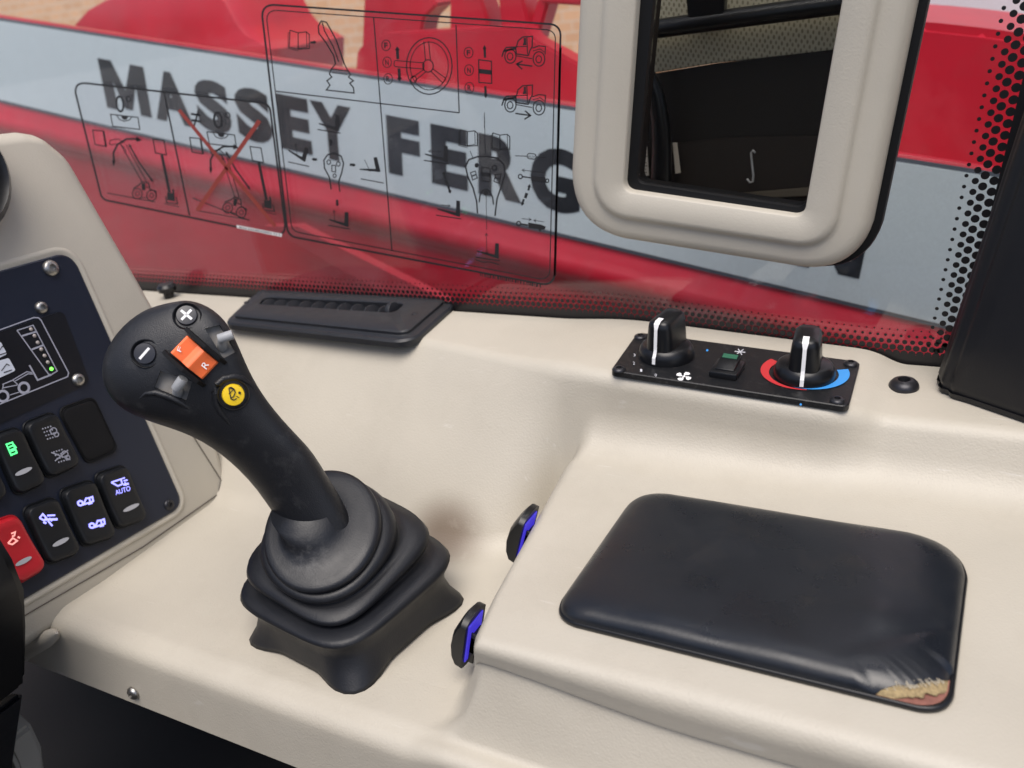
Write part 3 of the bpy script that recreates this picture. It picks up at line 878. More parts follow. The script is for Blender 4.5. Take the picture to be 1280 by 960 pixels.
pts = [ypl(.935)(*Tw(*q_)) for q_ in ((768, 655), (758, 644), (750, 655), (754, 700), (760, 750), (758, 778), (745, 782), (732, 766))]
rings = []
for k, pnt in enumerate(pts):
    d = (pts[min(k + 1, 7)] - pts[max(k - 1, 0)]).normalized(); Mx = frame(pnt, (0, 1, 0), d)
    rings.append([Mx @ Vector((.0012 * math.cos(a * math.pi / 3), .0012 * math.sin(a * math.pi / 3), 0)) for a in range(6)])
v, f = loft(rings, True, True, True)
mesh('hook_wire', v, f, GREY, hk, smooth=True, recalc=True)

# ------------------------------------------------------------------ console: one swept moulding
con = thing('side_console', 'beige moulded side console with shelf, ledge and raised armrest block', 'console', (-.45, .35, -.065))
def profile(x):
    b = lin(-.337, -.307, x, .25)
    h = lin(-.40, -.325, x, .3) * (1 - lin(-.112, -.080, x, .3))
    r = lin(-.112, -.08, x, .3)
    lz = lerp(lerp(.160, .163 - .064 * (x + .32), h), .137, r)
    wt = lerp(lerp(.726, .676, lin(-.56, -.32, x, .35)), .697, r)
    wb = lerp(.583, .676, lin(-.42, -.31, x, .3))
    cz = .012 * sm(-.14, -.31, x)          # the crease under the lip climbs a little towards the joystick
    A = [((.354, -.066), 0), ((.358, -.004), .014), ((.378, .002), .02), ((.42, .0), .004), ((.44, .0), .004), ((.46, .0), .02), ((wb, .0), .035), ((wt, lz), .018), ((.809, lz), .004), ((.8095, .10), 0)]
    B = [((.354, -.066), 0), ((.357, .004), .009), ((.375, .004), .006), ((.3978, .0545 + cz), .0006), ((.3938, .0555 + cz), .0012), ((.3895, .088), .022), ((wb, .088), .035), ((wt, lz), .014), ((.809, lz), .004), ((.8095, .10), 0)]
    return [(lerp(p[0][0], q[0][0], b), lerp(p[0][1], q[0][1], b), lerp(p[1], q[1], b)) for p, q in zip(A, B)]
xs = []
def seg(a, b, n): xs.extend([a + (b - a) * k / n for k in range(n)])
seg(-1.40, -.80, 12); seg(-.80, -.42, 20); seg(-.42, -.37, 10); seg(-.37, -.295, 50); seg(-.295, -.11, 24); seg(-.11, -.07, 24); seg(-.07, .30, 14); xs.append(.30)
def wshift(y):
    """the block's side is not square to the shelf: it runs back to the left, and its foot flares"""
    if y >= .43: return -.0045 - (y - .43) * .16
    if y >= .398: return lerp(.004, -.0045, (y - .398) / .032)
    return lerp(-.018, .004, sm(.360, .398, y))
rings = []
for x in xs:
    pr = profile(x)
    pts = fillet([(p[0], p[1]) for p in pr], [p[2] for p in pr], 9, closed=False)
    # densify straight runs evenly
    q = []
    for k in range(len(pts) - 1):
        q.append(pts[k])
        if (pts[k] - pts[k + 1]).length > .0 and (k % 10 == 0):
            for s_ in range(1, 6): q.append(pts[k].lerp(pts[k + 1], s_ / 6))
    q.append(pts[-1])
    ww = math.exp(-((x + .32) / .05) ** 2)
    rings.append([Vector((x + wshift(p.x) * ww * (1 if p.x < .64 else max(0, 1 - (p.x - .64) / .1)), p.x, p.y)) for p in q])
v, f = loft(rings, False)
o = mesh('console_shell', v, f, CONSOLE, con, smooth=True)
bm = bmesh.new(); bm.from_mesh(o.data); bmesh.ops.remove_doubles(bm, verts=bm.verts, dist=1e-6); bmesh.ops.recalc_face_normals(bm, faces=bm.faces); bm.to_mesh(o.data); bm.free()
if o.data.polygons[len(o.data.polygons) // 2].normal.z < 0: o.data.flip_normals()

# screw heads
def screw_mesh(name, r, h, m, socket=True):
    prof = [(.0001, 0), (r, 0), (r, h * .25), (r * .93, h * .55), (r * .75, h * .85), (r * .45, h)]
    if socket: prof += [(r * .42, h), (r * .38, h * .35), (.0001, h * .3)]
    else: prof += [(.0001, h)]
    v, f = lathe(prof, 24)
    return v, f
def add_screw(name, pos, n, r, h, m, par):
    v, f = screw_mesh(name, r, h, m)
    return mesh(name, v, f, m, par, M=frame(pos, (1, 0, 0), n), smooth=True, sharp=40, recalc=True)
add_screw('bolt', Vector((-.069, .757, .137)), (0, -.02, 1), .0125, .008, BOLT, con)
add_screw('apron_screw', ypl(.354)(167, 866), (0, -1, .05), .0065, .004, STEEL, con)

# thumb screw on the ledge at far left
ts = thing('thumb_screw', 'small black thumb screw on the ledge between dashboard and joystick', 'screw', Vector((-1.02, .775, .16)))
v, f = lathe([(.0001, 0), (.007, 0), (.007, .008), (.012, .010), (.013, .016), (.010, .020), (.0001, .021)], 20)
mesh('knob', v, f, SATIN, ts, M=Matrix.Translation(zpl(.16)(212, 372)), smooth=True, sharp=40)

# ------------------------------------------------------------------ arm pad
pad = thing('arm_pad', 'black padded armrest with torn corner showing tan foam', 'pad', (-.135, .52, .088))
px0, px1, py0, py1, pz = -.2575, -.0045, .4285, .597, .0885
oc = fillet([(px0, py0), (px1, py0), (px1, py1), (px0, py1)], [.020, .018, .037, .025], 14)
oc = dens(oc, 14, 14)
tear = [zpl(.0950)(1040 + x / 6.4, 780 + y / 6.4) for x, y in ((110, 665), (180, 592), (225, 568), (300, 548), (400, 527), (470, 520), (530, 512), (575, 520), (620, 514), (665, 516), (700, 498), (745, 496), (780, 483), (830, 475), (860, 458), (900, 448), (930, 432), (960, 410), (1000, 372), (1030, 340), (1062, 305), (1120, 250))]
pc = Vector((-.135, .512))
def hit(dirx, diry):
    best = None
    for a, b in zip(tear[:-1], tear[1:]):
        # ray pc + t d with segment a-b
        ex, ey = b.x - a.x, b.y - a.y
        den = dirx * ey - diry * ex
        if abs(den) < 1e-12: continue
        t = ((a.x - pc.x) * ey - (a.y - pc.y) * ex) / den
        s_ = ((a.x - pc.x) * diry - (a.y - pc.y) * dirx) / den
        if t > 0 and 0 <= s_ <= 1: best = t if best is None else min(best, t)
    return best
def pad_shape(loop, top, lim=None, nr=26, shrink=1.0, base=pz, lump=True):
    rr = []
    for k in range(nr + 1):
        s_ = 1 - (1 - k / nr) ** 1.8
        ring = []
        for p in loop:
            d = Vector((p.x - pc.x, p.y - pc.y)) * shrink
            mx = 1.0
            if lim: mx = min(1.0, lim(d))
            r = s_ * mx
            e = max(0.0, 1 - r ** 13)
            z = base + top * (e ** .42) * (1 - .06 * r * r)
            x, y = pc.x + d.x * r, pc.y + d.y * r
            if lump:
                z += .0018 * math.exp(-((x + .052) ** 2 + (y - .488) ** 2) / .00018) * (1 if r < 1 else 0)
                z += .0018 * noise.noise(Vector((x * 16, y * 16, 3))) * e
                z -= .0016 * math.exp(-(((x + .03) * .8 - (y - .480)) ** 2) / .00002 - ((x + .035) ** 2) / .0006)
            if mx < 1: z -= .004 * max(0, (s_ - .8) / .2) ** 2
            ring.append(Vector((x, y, z)))
        rr.append(ring)
    return rr
def cover_lim(d):
    t = hit(d.x, d.y)
    return t if t and t < 1 else 1.0
# finer angular steps for the torn edge
loop2 = []
for k in range(len(oc)):
    for s_ in range(3): loop2.append(oc[k].lerp(oc[(k + 1) % len(oc)], s_ / 3))
rr = pad_shape(loop2, .0160, cover_lim)
last = rr[-1]
v, f = loft(rr, True, True)
mesh('pad_cover', v, f, VINYL, pad, smooth=True, recalc=True)
rr = pad_shape(loop2, .0098, lambda d: min(.985, (cover_lim(d) + .046) + .014 * noise.noise(Vector((d.x * 260, d.y * 260, 1)))) if cover_lim(d) < 1 else .95, nr=14, lump=False, base=pz + .002)
v, f = loft(rr, True, True, True)
mesh('foam', v, f, FOAM, pad, smooth=True, recalc=True)
THREAD = mat('pale_thread', (.42, .37, .28), .8)
rnd = random.Random(5)
V = []; F = []
edge = [p for p, q_ in zip(last, loop2) if p.y < .462 and p.x > -.07 and (Vector((p.x - pc.x, p.y - pc.y)).length < .985 * Vector((q_.x - pc.x, q_.y - pc.y)).length)]
for k in range(46):
    p = rnd.choice(edge)
    d = Vector((p.x - pc.x, p.y - pc.y, 0)).normalized(); t_ = Vector((-d.y, d.x, 0))
    a_ = p - d * rnd.uniform(.001, .006) + Vector((0, 0, .0012)) + t_ * rnd.uniform(-.002, .002); b_ = p + d * rnd.uniform(.0005, .003) + t_ * rnd.uniform(-.001, .001) - Vector((0, 0, .0008))
    b0 = len(V); w_ = rnd.uniform(.00012, .0003)
    V += [a_ - t_ * w_, a_ + t_ * w_, b_ + t_ * w_, b_ - t_ * w_]; F.append((b0, b0 + 1, b0 + 2, b0 + 3))
mesh('frayed_threads', V, F, THREAD, pad, kind='stuff')
rb = [[Vector((pc.x + (p.x - pc.x) * s_, pc.y + (p.y - pc.y) * s_, z)) for p in oc] for s_, z in ((.6, pz + .0032), (.985, pz + .0036))]
v, f = loft(rb, True, True, True)
mesh('lining', v, f, LINING, pad)
rb = [[Vector((pc.x + (p.x - pc.x) * s_, pc.y + (p.y - pc.y) * s_, z)) for p in oc] for s_, z in ((.985, pz - .001), (1.004, pz), (1.008, pz + .002), (1.002, pz + .0042), (.985, pz + .0040), (.975, pz + .002))]
v, f = loft(rb, True, True)
mesh('base_rim', v, f, SATIN, pad, smooth=True, recalc=True)

# ------------------------------------------------------------------ blue lit switches in the side of the armrest block
def lit_switch(label, y, top, bot):
    """upright rocker standing off the block's side; top and bottom of its near inner edge are known"""
    A, B = ypl(y)(*top), ypl(y)(*bot)
    t = thing('lit_switch', label, 'switch', B, 'blue lit switches in the side of the armrest block')
    d = A - B; H = d.length
    dn = d.normalized(); Mx = frame(B, d, Vector((-1, 0, 0)) - dn * dn.dot(Vector((-1, 0, 0))))                     # x up the rocker, y = -Y of the cab or +Y, z out of the block
    sg = 1 if (Mx.to_3x3() @ Vector((0, 1, 0))).y > 0 else -1
    D = .031
    pts = [(0, 0), (.02, .007), (.18, .0115), (.42, .0135), (.68, .0125), (.90, .0085), (1, .0055), (1, 0)]
    rr = []
    for yy, s_ in ((0, .80), (.0012, .86), (D * .16, .95), (D * .4, 1), (D * .6, 1), (D * .84, .95), (D - .0012, .86), (D, .80)):
        rr.append([Vector((H * .5 + (x - .5) * H * s_, sg * yy, z * s_)) for x, z in pts])
    v, f = loft(rr, True, True, True)
    mesh('paddle', v, f, SATIN, t, M=Mx, smooth=True, sharp=30, recalc=True)
    bm = box_bm(H * .74, D * .70, .0015, .0006, 1, Matrix.Translation((H * .52, sg * D * .48, -.0004)))
    bmobj('glowing_lens', bm, BLUELED, t, M=Mx, smooth=False)
    bm = box_bm(H * .34, D * .5, .009, .001, 1, Matrix.Translation((H * .46, sg * D * .52, -.005)))
    merge(bm, box_bm(H * .6, D * .06, .005, .0005, 1, Matrix.Translation((H * .4, sg * D * .30, -.0035))))
    bmobj('pivot', bm, SATIN, t, M=Mx)
    bm = box_bm(H * .6, D * .8, .003, .001, 1, Matrix.Translation((H * .45, sg * D * .6, -.013)))
    bmobj('bezel', bm, SATIN, t, M=Mx)
    return t
lit_switch('lower blue lit black switch on the armrest block, nearer the front edge', .427, (583, 781), (575, 841))
lit_switch('upper blue lit black switch on the armrest block, nearer the side window', .53, (655, 652), (641, 709))

# ------------------------------------------------------------------ air vent
vt = thing('air_vent', 'long black air vent set in the ledge behind the joystick', 'vent', Vector((-.70, .76, .16)))
VZ = zpl(.169)
vo = [VZ(x, y) for x, y in ((292, 397), (326, 364), (557, 377), (508, 419))]
def rr3(cs, r, arc=5):
    q = fillet([(c.x, c.y) for c in cs], [r] * 4, arc); return q
lo = rr3(vo, .010)
vc = Vector((sum(p.x for p in vo) / 4, sum(p.y for p in vo) / 4))
vi = [VZ(160 + x / 2.909, 320 + y / 2.907) for x, y in ((478, 183), (497, 156), (1008, 181), (968, 216))]
li = rr3(vi, .008)
def off(loop, k):       # crude outward offset
    r = []
    n = len(loop)
    for j in range(n):
        a = loop[j - 1]; b = loop[(j + 1) % n]; d = (b - a).normalized(); r.append(loop[j] + Vector((d.y, -d.x)) * k)
    return r
sgn = 1
if (off(lo, .01)[0] - vc).length < (lo[0] - vc).length: sgn = -1
rings = []
for lp_, z in ((off(lo, .011 * sgn), .158), (off(lo, .011 * sgn), .164), (off(lo, .009 * sgn), .1665), (off(lo, .001 * sgn), .1672), (lo, .168), (lo, .1712), (off(lo, -.002 * sgn), .1726), (off(li, .002 * sgn), .1728), (li, .1716), (li, .160)):
    rings.append([Vector((p.x, p.y, z)) for p in lp_])
v, f = loft(rings, True)
mesh('vent_frame', v, f, BLACK, vt, smooth=True, sharp=35, recalc=True)
mesh('duct_floor', [Vector((p.x, p.y, .1605)) for p in off(li, .002 * sgn)], [tuple(range(len(li)))], MATTE, vt)
# louvre blades: flat scalloped discs side by side
pL, pR = (vi[0] + vi[1]) / 2, (vi[2] + vi[3]) / 2
for k in range(10):
    c_ = pL.lerp(pR, (k + .6) / 10.6)
    v, f = lathe([(.0001, -.0012), (.0175, -.0012), (.0185, 0), (.0175, .0012), (.0001, .0012)], 24)
    Mx = frame(Vector((c_.x, c_.y, .1625)), (0, 1, 0), Vector((.90, 0, .43)))
    mesh('blade', v, f, BLACK, vt, M=Mx @ Matrix.Diagonal((.85, .62, 1, 1)), smooth=True, sharp=40)
c_ = pL.lerp(pR, .955)
v, f = lathe([(.0001, -.003), (.011, -.003), (.012, 0), (.011, .003), (.0001, .003)], 24)
mesh('thumb_wheel', v, f, BLACK, vt, M=frame(Vector((c_.x, c_.y, .167)), (0, 1, 0), (1, 0, .2)), smooth=True, sharp=40)
for u_, v_ in ((518, 392), (308, 378)):
    add_screw('vent_screw', zpl(.1728)(u_, v_), (0, 0, 1), .0035, .001, BOLT, vt)

# ------------------------------------------------------------------ heater control panel
hN = Vector((.064, 0, 1)).normalized()
HP = plane((-.32, .73, .1640), hN)
hp = thing('heater_panel', 'black heater control panel with two rotary knobs on the ledge', 'control panel', HP(915, 465))
hc = [HP(*q_) for q_ in ((797, 418), (763, 466), (1060, 512), (1075, 455))]
hx = (hc[3] - hc[0]).normalized(); hy = hN.cross(hx)
HM = frame(hc[0], hx, hN)
loc = [HM.inverted() @ p for p in hc]
lo = fillet([(p.x, p.y) for p in loc], [.006] * 4, 5)
rings = [[Vector((p.x, p.y, z)) for p in l_] for l_, z in ((lo, -.003), (lo, .0018), (off(lo, -.0008 if (off(lo, .001)[0] - Vector((.1, -.05))).length > (lo[0] - Vector((.1, -.05))).length else .0008), .0026))]
v, f = loft(rings, True, True, True)
HFILM = mat('heater_face', (.007, .0075, .009), .42, spec=.4, bump=.2, bscale=900)
dirty(HFILM, (.10, .095, .085), .45, 190, .56, .74)
mesh('face_plate', v, f, HFILM, hp, M=HM, recalc=True)
HT = lambda x, y: (740 + x / 3.556, 370 + y / 3.556)
HI = lambda lift=.0030: Ink(HP, lift, HT)
for q_ in ((215, 185), (120, 330), (1150, 305), (1090, 468)):
    add_screw('panel_screw', HP(*HT(*q_), .0026), hN, .0062, .0032, BOLT, hp)
def knob(base_px, pdir, rscale=1.0):
    c_ = HP(*base_px, .0026)
    Mx = frame(c_, pdir, hN)
    R0 = .0255 * rscale
    v, f = lathe([(.0001, 0), (R0 * 1.0, 0), (R0 * 1.02, .003), (R0 * .98, .008), (R0 * .90, .012), (R0 * .80, .0135), (R0 * .3, .0142), (.0001, .0142)], 48)
    k = mesh('rotary_knob', v, f, SATIN, hp, M=Mx, smooth=True, sharp=50)
    # grip bar: tapered lozenge along local x
    rr = []
    for z, sx, sy in ((.008, 1.0, 1.62), (.020, .98, 1.5), (.033, .95, 1.36), (.0385, .91, 1.24), (.0408, .80, .95), (.0413, .4, .4)):
        rr.append([Vector((p.x, p.y, z)) for p in fillet([(-.0225 * sx, -.0085 * sy), (.0215 * sx, -.0085 * sy), (.0215 * sx, .0085 * sy), (-.0225 * sx, .0085 * sy)], [.006 * sy] * 4, 5)])
    v, f = loft(rr, True, True, True)
    mesh('grip_bar', v, f, SATIN, k, M=Mx, smooth=True, sharp=50, recalc=True)
    w_ = .0016
    # white pointer: up the end face and along the top
    path = [(.0262, .002), (.0257, .008), (.0236, .0115), (.0226, .015), (.0222, .024), (.0216, .0345), (.0203, .0392), (.0170, .0415), (.0105, .0419)]
    V = []; F = []
    for x, z in path: V += [Vector((x + .0004, -w_ * (1.0 if z < .039 else 1.6), z + .0004)), Vector((x + .0004, w_ * (1.0 if z < .039 else 1.6), z + .0004))]
    for j in range(len(path) - 1): F.append((2 * j, 2 * j + 1, 2 * j + 3, 2 * j + 2))
    mesh('pointer', V, F, WHITE, k, M=Mx)
    return k
camd = -(hy * .0)
knob((833, 445), Vector((-.12, -1, 0)))
knob((1005, 470), Vector((.12, -1, 0)))
# red and blue temperature ring round the right knob
kc = HP(1005, 470, .0)
def ring(a0, a1, r0, r1, r0b=None, r1b=None, lift=.0032):
    V = []; F = []
    n = 30
    for j in range(n + 1):
        t = j / n; a = R_(a0 + (a1 - a0) * t)
        e = hx * math.cos(a) + hy * math.sin(a)
        V += [kc + e * lerp(r0, r0b or r0, t) + hN * lift, kc + e * lerp(r1, r1b or r1, t) + hN * lift]
    for j in range(n): F.append((2 * j, 2 * j + 1, 2 * j + 3, 2 * j + 2))
    return V, F
v, f = ring(150, 285, .0285, .0385, .0325, .0335); mesh('red_arc', v, f, REDRING, hp)
v, f = ring(30, -110, .0285, .0385, .0285, .0300, .0034); mesh('blue_arc', v, f, BLUERING, hp)
# centre rocker switch
c_ = HP(HT(603, 334)[0], HT(603, 334)[1], .0026)
SMx = frame(c_, hx, hN)
bm = box_bm(.025, .031, .006, .0015, 2, Matrix.Translation((0, -.002, .003))); s_ = bmobj('rocker_switch', bm, SATIN, hp, M=SMx)
bm = box_bm(.017, .026, .006, .0012, 2, Matrix.Translation((0, .001, .007)) @ Matrix.Rotation(R_(12), 4, 'X')); bmobj('rocker', bm, SATIN, s_, M=SMx)
bm = box_bm(.013, .006, .001, 0, 1, Matrix.Translation((0, .001, .007)) @ Matrix.Rotation(R_(12), 4, 'X') @ Matrix.Translation((0, .0065, .0032))); bmobj('lamp_window', bm, LEDGREEN, s_, M=SMx, smooth=False)
# printed symbols
i = HI()
for k in range(4):
    a = R_(k * 90 + 10)
    P3 = []
    for r_, da in ((.15, 0), (.55, -.15), (.9, .05), (1.0, .45), (.9, .85), (.6, .95), (.38, .6), (.15, .3)):
        P3.append((408 + 38 * r_ * math.cos(a + da), 357 + 22 * r_ * math.sin(a + da)))
    i.poly(P3)
i.disc((408, 357), 6, 4); i.build('fan_symbol', WHITE, hp)
i = HI()
for k in range(3):
    a = R_(k * 60 + 10); dx_, dy_ = 24 * math.cos(a), 14 * math.sin(a)
    i.line([(658 - dx_, 248 - dy_), (658 + dx_, 248 + dy_)], .9)
i.build('snowflake_symbol', PALE, hp)
i = HI()
for t_, x, y in (('0', 279, 357), ('1', 214, 336), ('2', 182, 304), ('3', 184, 268)): i.text(t_, (x, y), (9, 1), (0, -12))
i.build('speed_numbers', PALE, hp)
for q_ in ((512, 241), (928, 482)):
    i = HI(); i.disc(q_, 5, 5); i.build('blue_speck', BLUERING, hp)

# ------------------------------------------------------------------ joystick
joy = thing('joystick', 'black multifunction joystick with orange rocker and pleated rubber boot', 'joystick', (-.479, .467, 0))
# boot rings: half size a (x), b(y), z, exponent, centre offset
def sq_ring(cx, cy, z, a, e, tilt=0.0, tiltd=(1, 0), n=72, flare=0.0, drop=0.0, rot=-9):
    r = []
    for j in range(n):
        t = 2 * math.pi * j / n + R_(45)
        c, s_ = math.cos(t), math.sin(t)
        k = (abs(c) ** e + abs(s_) ** e) ** (-1 / e)
        x, y = a * k * c, a * k * s_
        cor = max(0, (abs(math.sin(2 * t)) - .55) / .45) ** 2
        x *= 1 + flare * cor; y *= 1 + flare * cor
        xr = x * math.cos(R_(rot)) - y * math.sin(R_(rot)); yr = x * math.sin(R_(rot)) + y * math.cos(R_(rot))
        r.append(Vector((cx + xr, cy + yr, z + tilt * (xr * tiltd[0] + yr * tiltd[1]) + drop * (1 - cor))))
    return r
td = (-.49, .87)
BR = [  # cx, cy, z, a, e, tilt, flare, drop
    (-.479, .4645, .0005, .0675, 5.4, 0, .15, .003), (-.479, .4645, .004, .067, 5.4, 0, .13, .004), (-.479, .465, .012, .0668, 5.2, 0, .06, .001), (-.480, .466, .024, .0670, 4.8, 0, .01, 0),
    (-.481, .468, .032, .0685, 4.6, 0, 0, 0), (-.484, .469, .0375, .0740, 4.5, 0, 0, 0), (-.486, .471, .0425, .0775, 4.3, .02, 0, 0), (-.488, .472, .0470, .0755, 4.1, .04, 0, 0), (-.489, .473, .0484, .0680, 3.9, .06, 0, 0),
    (-.490, .4735, .0487, .0605, 3.8, .09, 0, 0), (-.491, .474, .0520, .0590, 4.0, .12, 0, 0), (-.492, .475, .0575, .0655, 4.2, .16, 0, 0), (-.492, .4745, .0635, .0680, 4.1, .20, 0, 0), (-.492, .4735, .0690, .0665, 3.8, .23, 0, 0), (-.4915, .472, .0712, .0585, 2.8, .25, 0, 0),
    (-.491, .471, .0716, .0530, 2.7, .28, 0, 0), (-.4905, .469, .0755, .0525, 2.5, .33, 0, 0), (-.490, .466, .0820, .0560, 2.35, .38, 0, 0), (-.4895, .464, .0875, .0560, 2.25, .42, 0, 0), (-.489, .463, .0915, .0525, 2.15, .46, 0, 0), (-.4885, .462, .0922, .0495, 2.1, .48, 0, 0),
    (-.488, .461, .0926, .0475, 2.05, .50, 0, 0), (-.4875, .460, .0945, .0492, 2.0, .53, 0, 0), (-.487, .4585, .0980, .0500, 2.0, .55, 0, 0), (-.4868, .457, .1008, .0492, 2.0, .57, 0, 0), (-.4868, .456, .1022, .0465, 2.0, .57, 0, 0), (-.487, .4555, .1028, .0420, 2.0, .57, 0, 0), (-.488, .455, .1030, .0350, 2.0, .57, 0, 0), (-.490, .454, .1042, .0285, 2.0, .5, 0, 0), (-.494, .453, .109, .0255, 2.0, .4, 0, 0), (-.499, .452, .121, .0255, 2.0, .35, 0, 0)]
rings = [sq_ring(c[0], c[1], c[2], c[3], c[4], c[5], td, flare=c[6], drop=c[7]) for c in BR]
v, f = loft(rings, True, True, True)
mesh('boot', v, f, RUBBER, joy, smooth=True, recalc=True)

# grip: sections across the axis, each between its left and right side
PA = Vector((-.503, .457, .105)); d0 = depth(PA); d1 = depth(ypl(.425)(215, 445))
SEC = [((396, 726), (460, 694), .86, -.16), ((372, 686), (443, 658), .9, -.06), ((357, 660), (432, 634), .9, .0), ((340, 640), (421, 613), .88, .05), ((322, 612), (408, 594), .86, .15), ((298, 586), (392, 566), .84, .28), ((277, 568), (373, 546), .80, .40), ((254, 552), (353, 525), .74, .52),
       ((228, 540), (335, 503), .66, .64), ((200, 531), (321, 482), .58, .74), ((176, 523), (310, 461), .52, .82), ((155, 513), (302, 442), .48, .88), ((139, 499), (294, 424), .46, .93), ((129, 480), (286, 407), .45, .96),
       ((126.5, 462), (274, 393), .45, .98), ((130, 444), (260, 383), .45, 1.0), ((140, 424), (245, 377), .47, 1.0), ((154, 407), (231, 375), .49, 1.0), ((170, 394), (220, 377), .5, 1.0), ((186, 385), (208, 379), .5, 1.0)]
rings = []; NS = 48
for (l, r, th, t) in SEC:
    d = lerp(d0, d1, t)
    A, B = at_depth(*l, d), at_depth(*r, d)
    c_ = (A + B) / 2; hw = (B - A) / 2
    vw = (C - c_).normalized()
    w_ = hw.length
    T = w_ * th if th < 1 else w_
    T = min(T, .026) if t > .6 else T
    e = lerp(2.1, 2.5, t)
    ring_ = []
    for j in range(NS):
        a = 2 * math.pi * j / NS; ca, sa = math.cos(a), math.sin(a)
        k = (abs(ca) ** e + abs(sa) ** e) ** (-1 / e)
        ring_.append(c_ + hw * (k * ca) + vw * (T * k * sa) - vw * (T * .25 * 0))
    rings.append(ring_)
v, f = loft(rings, True, True, True)
grip = mesh('grip', v, f, GRIP, joy, smooth=True, recalc=True)
sub_ = grip.modifiers.new('smooth', 'SUBSURF'); sub_.levels = 1; sub_.render_levels = 1
# front plane of the head, for the buttons
hcn = at_depth(215, 450, d1); hv = (C - hcn).normalized()
def front(u, v_, lift=0.0):
    """point on the front of the head: reads the grip surface"""
    return None
dg = bpy.context.evaluated_depsgraph_get(); dg.update()
from mathutils.bvhtree import BVHTree
bvh = BVHTree.FromObject(grip, dg)
gi_ = W[grip.name].inverted()
def surf(u, v_, lift=0.0):
    dd = ray(u, v_).normalized()
    loc_, nor, _, _ = bvh.ray_cast(gi_ @ C, gi_.to_3x3() @ dd)
    if loc_ is None: return at_depth(u, v_, d1 - .02), hv
    return W[grip.name] @ loc_ + nor * lift, nor
def T5(x, y): return (120 + x / 4, 360 + y / 4)
def headplane(u, v_, tilt=1.0):
    p, n_ = surf(u, v_)
    n_ = (n_ * tilt + hv).normalized()
    return p, n_
spots = {}
for nm, q_ in (('plus', (455, 140)), ('minus', (248, 328)), ('yellow', (686, 533)), ('orange', (500, 355)), ('w1', (625, 265)), ('w2', (385, 490))):
    spots[nm] = headplane(*T5(*q_))
pxm = d1 / 1110      # metres per pixel at the head
rx_img = RIGHT
def round_button(name, key, r_px, m, h=.003, well=1.22):
    p, n_ = spots[key]
    Mx = frame(p, RIGHT, n_)
    r = r_px * pxm
    v, f = lathe([(r * well, -.006), (r * well * 1.1, -.001), (r * well * 1.12, .0004), (r * well * 1.06, .0012), (r * well, .0008), (r * well * .96, -.001), (r * 1.0, -.002)], 36, False)
    mesh('button_collar', v, f, GRIP, joy, M=Mx, smooth=True, sharp=50)
    v, f = lathe([(.0001, -.004), (r, -.004), (r, h * .6), (r * .93, h), (r * .6, h * 1.1), (.0001, h * 1.12)], 36)
    b = mesh(name, v, f, m, joy, M=Mx, smooth=True, sharp=50)
    return b, Mx, h * 1.15
PLUSM = mat('button_black', (.018, .019, .026), .35)
b, Mx, h = round_button('plus_button', 'plus', 12.6, PLUSM)
ang = R_(-38)
def bars(b, Mx, h, lst, m, name):
    bm = None
    for (cx_, cy_, lx, ly, a) in lst:
        q_ = box_bm(lx, ly, .0006, 0, 1, Matrix.Translation((cx_, cy_, h)) @ Matrix.Rotation(a, 4, 'Z'))
        bm = merge(bm, q_) if bm else q_
    return bmobj(name, bm, m, b, M=Mx, smooth=False)
bars(b, Mx, h, [(0, 0, .0105, .0019, R_(52)), (0, 0, .0019, .0105, R_(52))], WHITE, 'plus_sign')
b, Mx, h = round_button('minus_button', 'minus', 13.2, PLUSM)
bars(b, Mx, h, [(0, 0, .0108, .0019, R_(50))], WHITE, 'minus_sign')
b, Mx, h = round_button('yellow_button', 'yellow', 13.6, YELLOW, .0045, 1.3)
p, n_ = spots['yellow']
YP = plane(p + n_ * (h + .0006), n_)
i = Ink(YP, 0, T5)
i.line([(664, 500), (690, 505), (696, 522), (688, 542), (674, 552), (664, 500)], 1.1).line([(690, 505), (664, 530)], .9).line([(676, 556), (690, 560), (704, 552)], 1.0).line([(664, 500), (676, 496), (690, 505)], 1)
i.disc((718, 524), 7, 7).line([(700, 540), (716, 548)], .8)
i.build('bucket_symbol', BLACKINK, b)
# crescent ridge round the yellow button
def tube(pts, rad, m, name, par, seg=10, M=None):
    rr = []; n = len(pts)
    for k, p_ in enumerate(pts):
        d = (pts[min(k + 1, n - 1)] - pts[max(k - 1, 0)]).normalized()
        F_ = frame(p_, (0, 0, 1) if abs(d.z) < .9 else (1, 0, 0), d)
        r = rad[k] if isinstance(rad, (list, tuple)) else rad
        rr.append([F_ @ Vector((r * math.cos(2 * math.pi * a / seg), r * math.sin(2 * math.pi * a / seg), 0)) for a in range(seg)])
    v, f = loft(rr, True, True, True)
    return mesh(name, v, f, m, par, M=M, smooth=True, sharp=60, recalc=True)
cr = [surf(*T5(*q_), -.0006)[0] for q_ in ((800, 520), (770, 478), (730, 452), (690, 444), (640, 452), (606, 480), (592, 525), (598, 575), (620, 620), (655, 665), (672, 690))]
tube(cr, [.0008, .0018, .0026, .003, .003, .003, .003, .0028, .0024, .0016, .0006], GRIP, 'button_ridge', joy)

